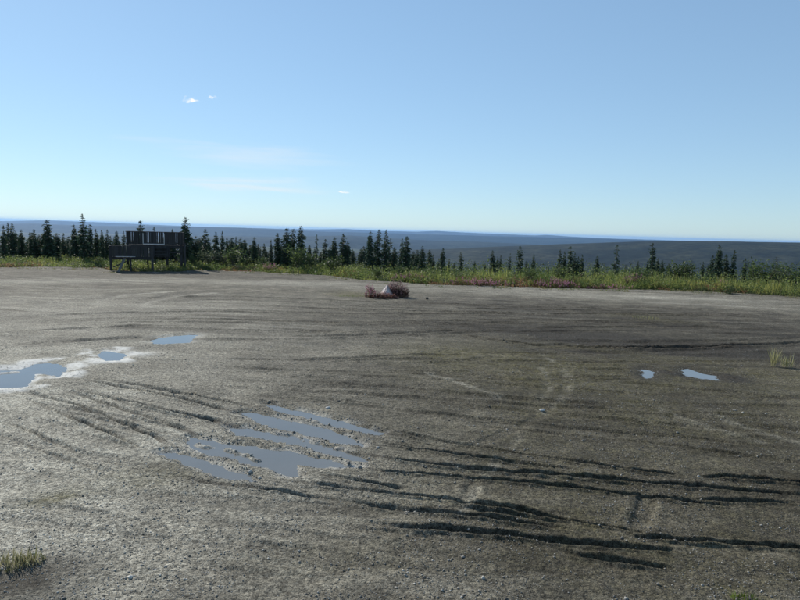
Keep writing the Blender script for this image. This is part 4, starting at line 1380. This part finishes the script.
# pale trim left on the front of the upper railing
slab("pale_trim", pxx(144), pxx(164), YM - 0.055, YM - 0.03, pzz(243.9), pzz(243.2), m=M_PALEWOOD)
slab("pale_trim", pxx(143.7), pxx(144.3), YM - 0.055, YM - 0.03, pzz(243.15), pzz(233), m=M_PALEWOOD)
slab("pale_trim", pxx(163.4), pxx(164), YM - 0.055, YM - 0.03, pzz(243.15), pzz(233), m=M_PALEWOOD)
# front boarding of the lower deck and of the upper deck's foot
slab("top_rail", XA - 0.03, pxx(152.5), YF - 0.055, YF + 0.075, ZLT - 0.04, ZLT + 0.003)
x = 113.8
while x < 151.5:
    w = random.uniform(1.35, 1.7)
    slab("front_board", pxx(x), pxx(x + w), YF - 0.045, YF - 0.02, ZL - 0.02 + 0.05 * random.random(), ZLT - 0.045)
    x += w + random.choice((0.12, 0.2, 0.4))
x = 152.8
while x < 168.5:
    w = random.uniform(1.35, 1.7)
    slab("front_board", pxx(x), pxx(x + w), YM - 0.06, YM - 0.035, ZL - 0.1 + 0.08 * random.random(), ZU - 0.02)
    x += w + random.choice((0.05, 0.08, 0.2))
slab("top_rail", XA - 0.02, XA + 0.10, YF + 0.08, YM - 0.05, ZLT - 0.04, ZLT)
for k in range(6):
    y = YF + 0.2 + k * 0.19
    slab("front_board", XA - 0.012, XA + 0.012, y - 0.065, y + 0.065, ZL + 0.02, ZLT - 0.045)
# steps up from the lower to the upper deck
for k in range(3):
    slab("step", pxx(154.5), pxx(166), YM - 0.95 + 0.28 * k, YM - 0.69 + 0.28 * k, ZL + 0.22 + 0.24 * k, ZL + 0.26 + 0.24 * k)
bar("stringer", (pxx(154.2), YM - 1.0, ZL - 0.02), (pxx(154.2), YM - 0.07, ZL + 0.78), 0.05, 0.2)
bar("stringer", (pxx(166.3), YM - 1.0, ZL - 0.02), (pxx(166.3), YM - 0.07, ZL + 0.78), 0.05, 0.2)
# braces at the right end
bar("brace", (pxx(169.5), YM + 0.08, pzz(256)), (pxx(179), YM + 0.08, pzz(246)), 0.09, 0.05)
bar("brace", (pxx(171), YM + 0.02, pzz(253)), (pxx(183), YM + 0.02, pzz(267.5)), 0.10, 0.05)
bar("brace", (pxx(181.5), YM + 0.4, pzz(262)), (pxx(181.5), YB - 0.3, pzz(247)), 0.05, 0.1)
bar("brace", (pxx(117), YF + 0.16, pzz(266)), (pxx(131), YF + 0.16, pzz(259.5)), 0.05, 0.09)
slab("rail", pxx(168.6), pxx(182), YM - 0.03, YM + 0.0, pzz(252.5), pzz(251.2))
# ledge, its sunlit tone put into the pale colour, and leaning board
slab("ledge", pxx(119.5), pxx(137), YF - 0.36, YF - 0.06, pzz(255.9), pzz(255.4), m=M_PALEWOOD)
bar("leaning_board", (pxx(121.5), YF - 0.75, -0.02), (pxx(127.5), YF - 0.28, pzz(257)), 0.30, 0.025, m=wood_material("grey_board", (0.09, 0.09, 0.085), (0.17, 0.17, 0.16)))

# ------------------------------------------------------------------ haze
hb = bmesh.new()
bmesh.ops.create_cube(hb, size=1.0)
HZ0, HZ1 = -262.0, 64.0
for v in hb.verts:
    v.co = Vector((v.co.x * 90000, v.co.y * 90000, HZ0 if v.co.z < 0 else HZ1))
me = bpy.data.meshes.new("haze"); hb.to_mesh(me); hb.free()
m = bpy.data.materials.new("haze_air"); m.use_nodes = True
nt = m.node_tree; nt.nodes.clear()
ou = nt.nodes.new("ShaderNodeOutputMaterial"); pv = nt.nodes.new("ShaderNodeVolumePrincipled")
pv.inputs["Color"].default_value = (0.29, 0.55, 0.95, 1)
pv.inputs["Density"].default_value = 3.0e-5
pv.inputs["Anisotropy"].default_value = 0.2
nt.links.new(pv.outputs[0], ou.inputs["Volume"])
me.materials.append(m)
link("haze", me, None, None, kind="stuff", label="thin blue haze over the far valleys and hills", category="haze")
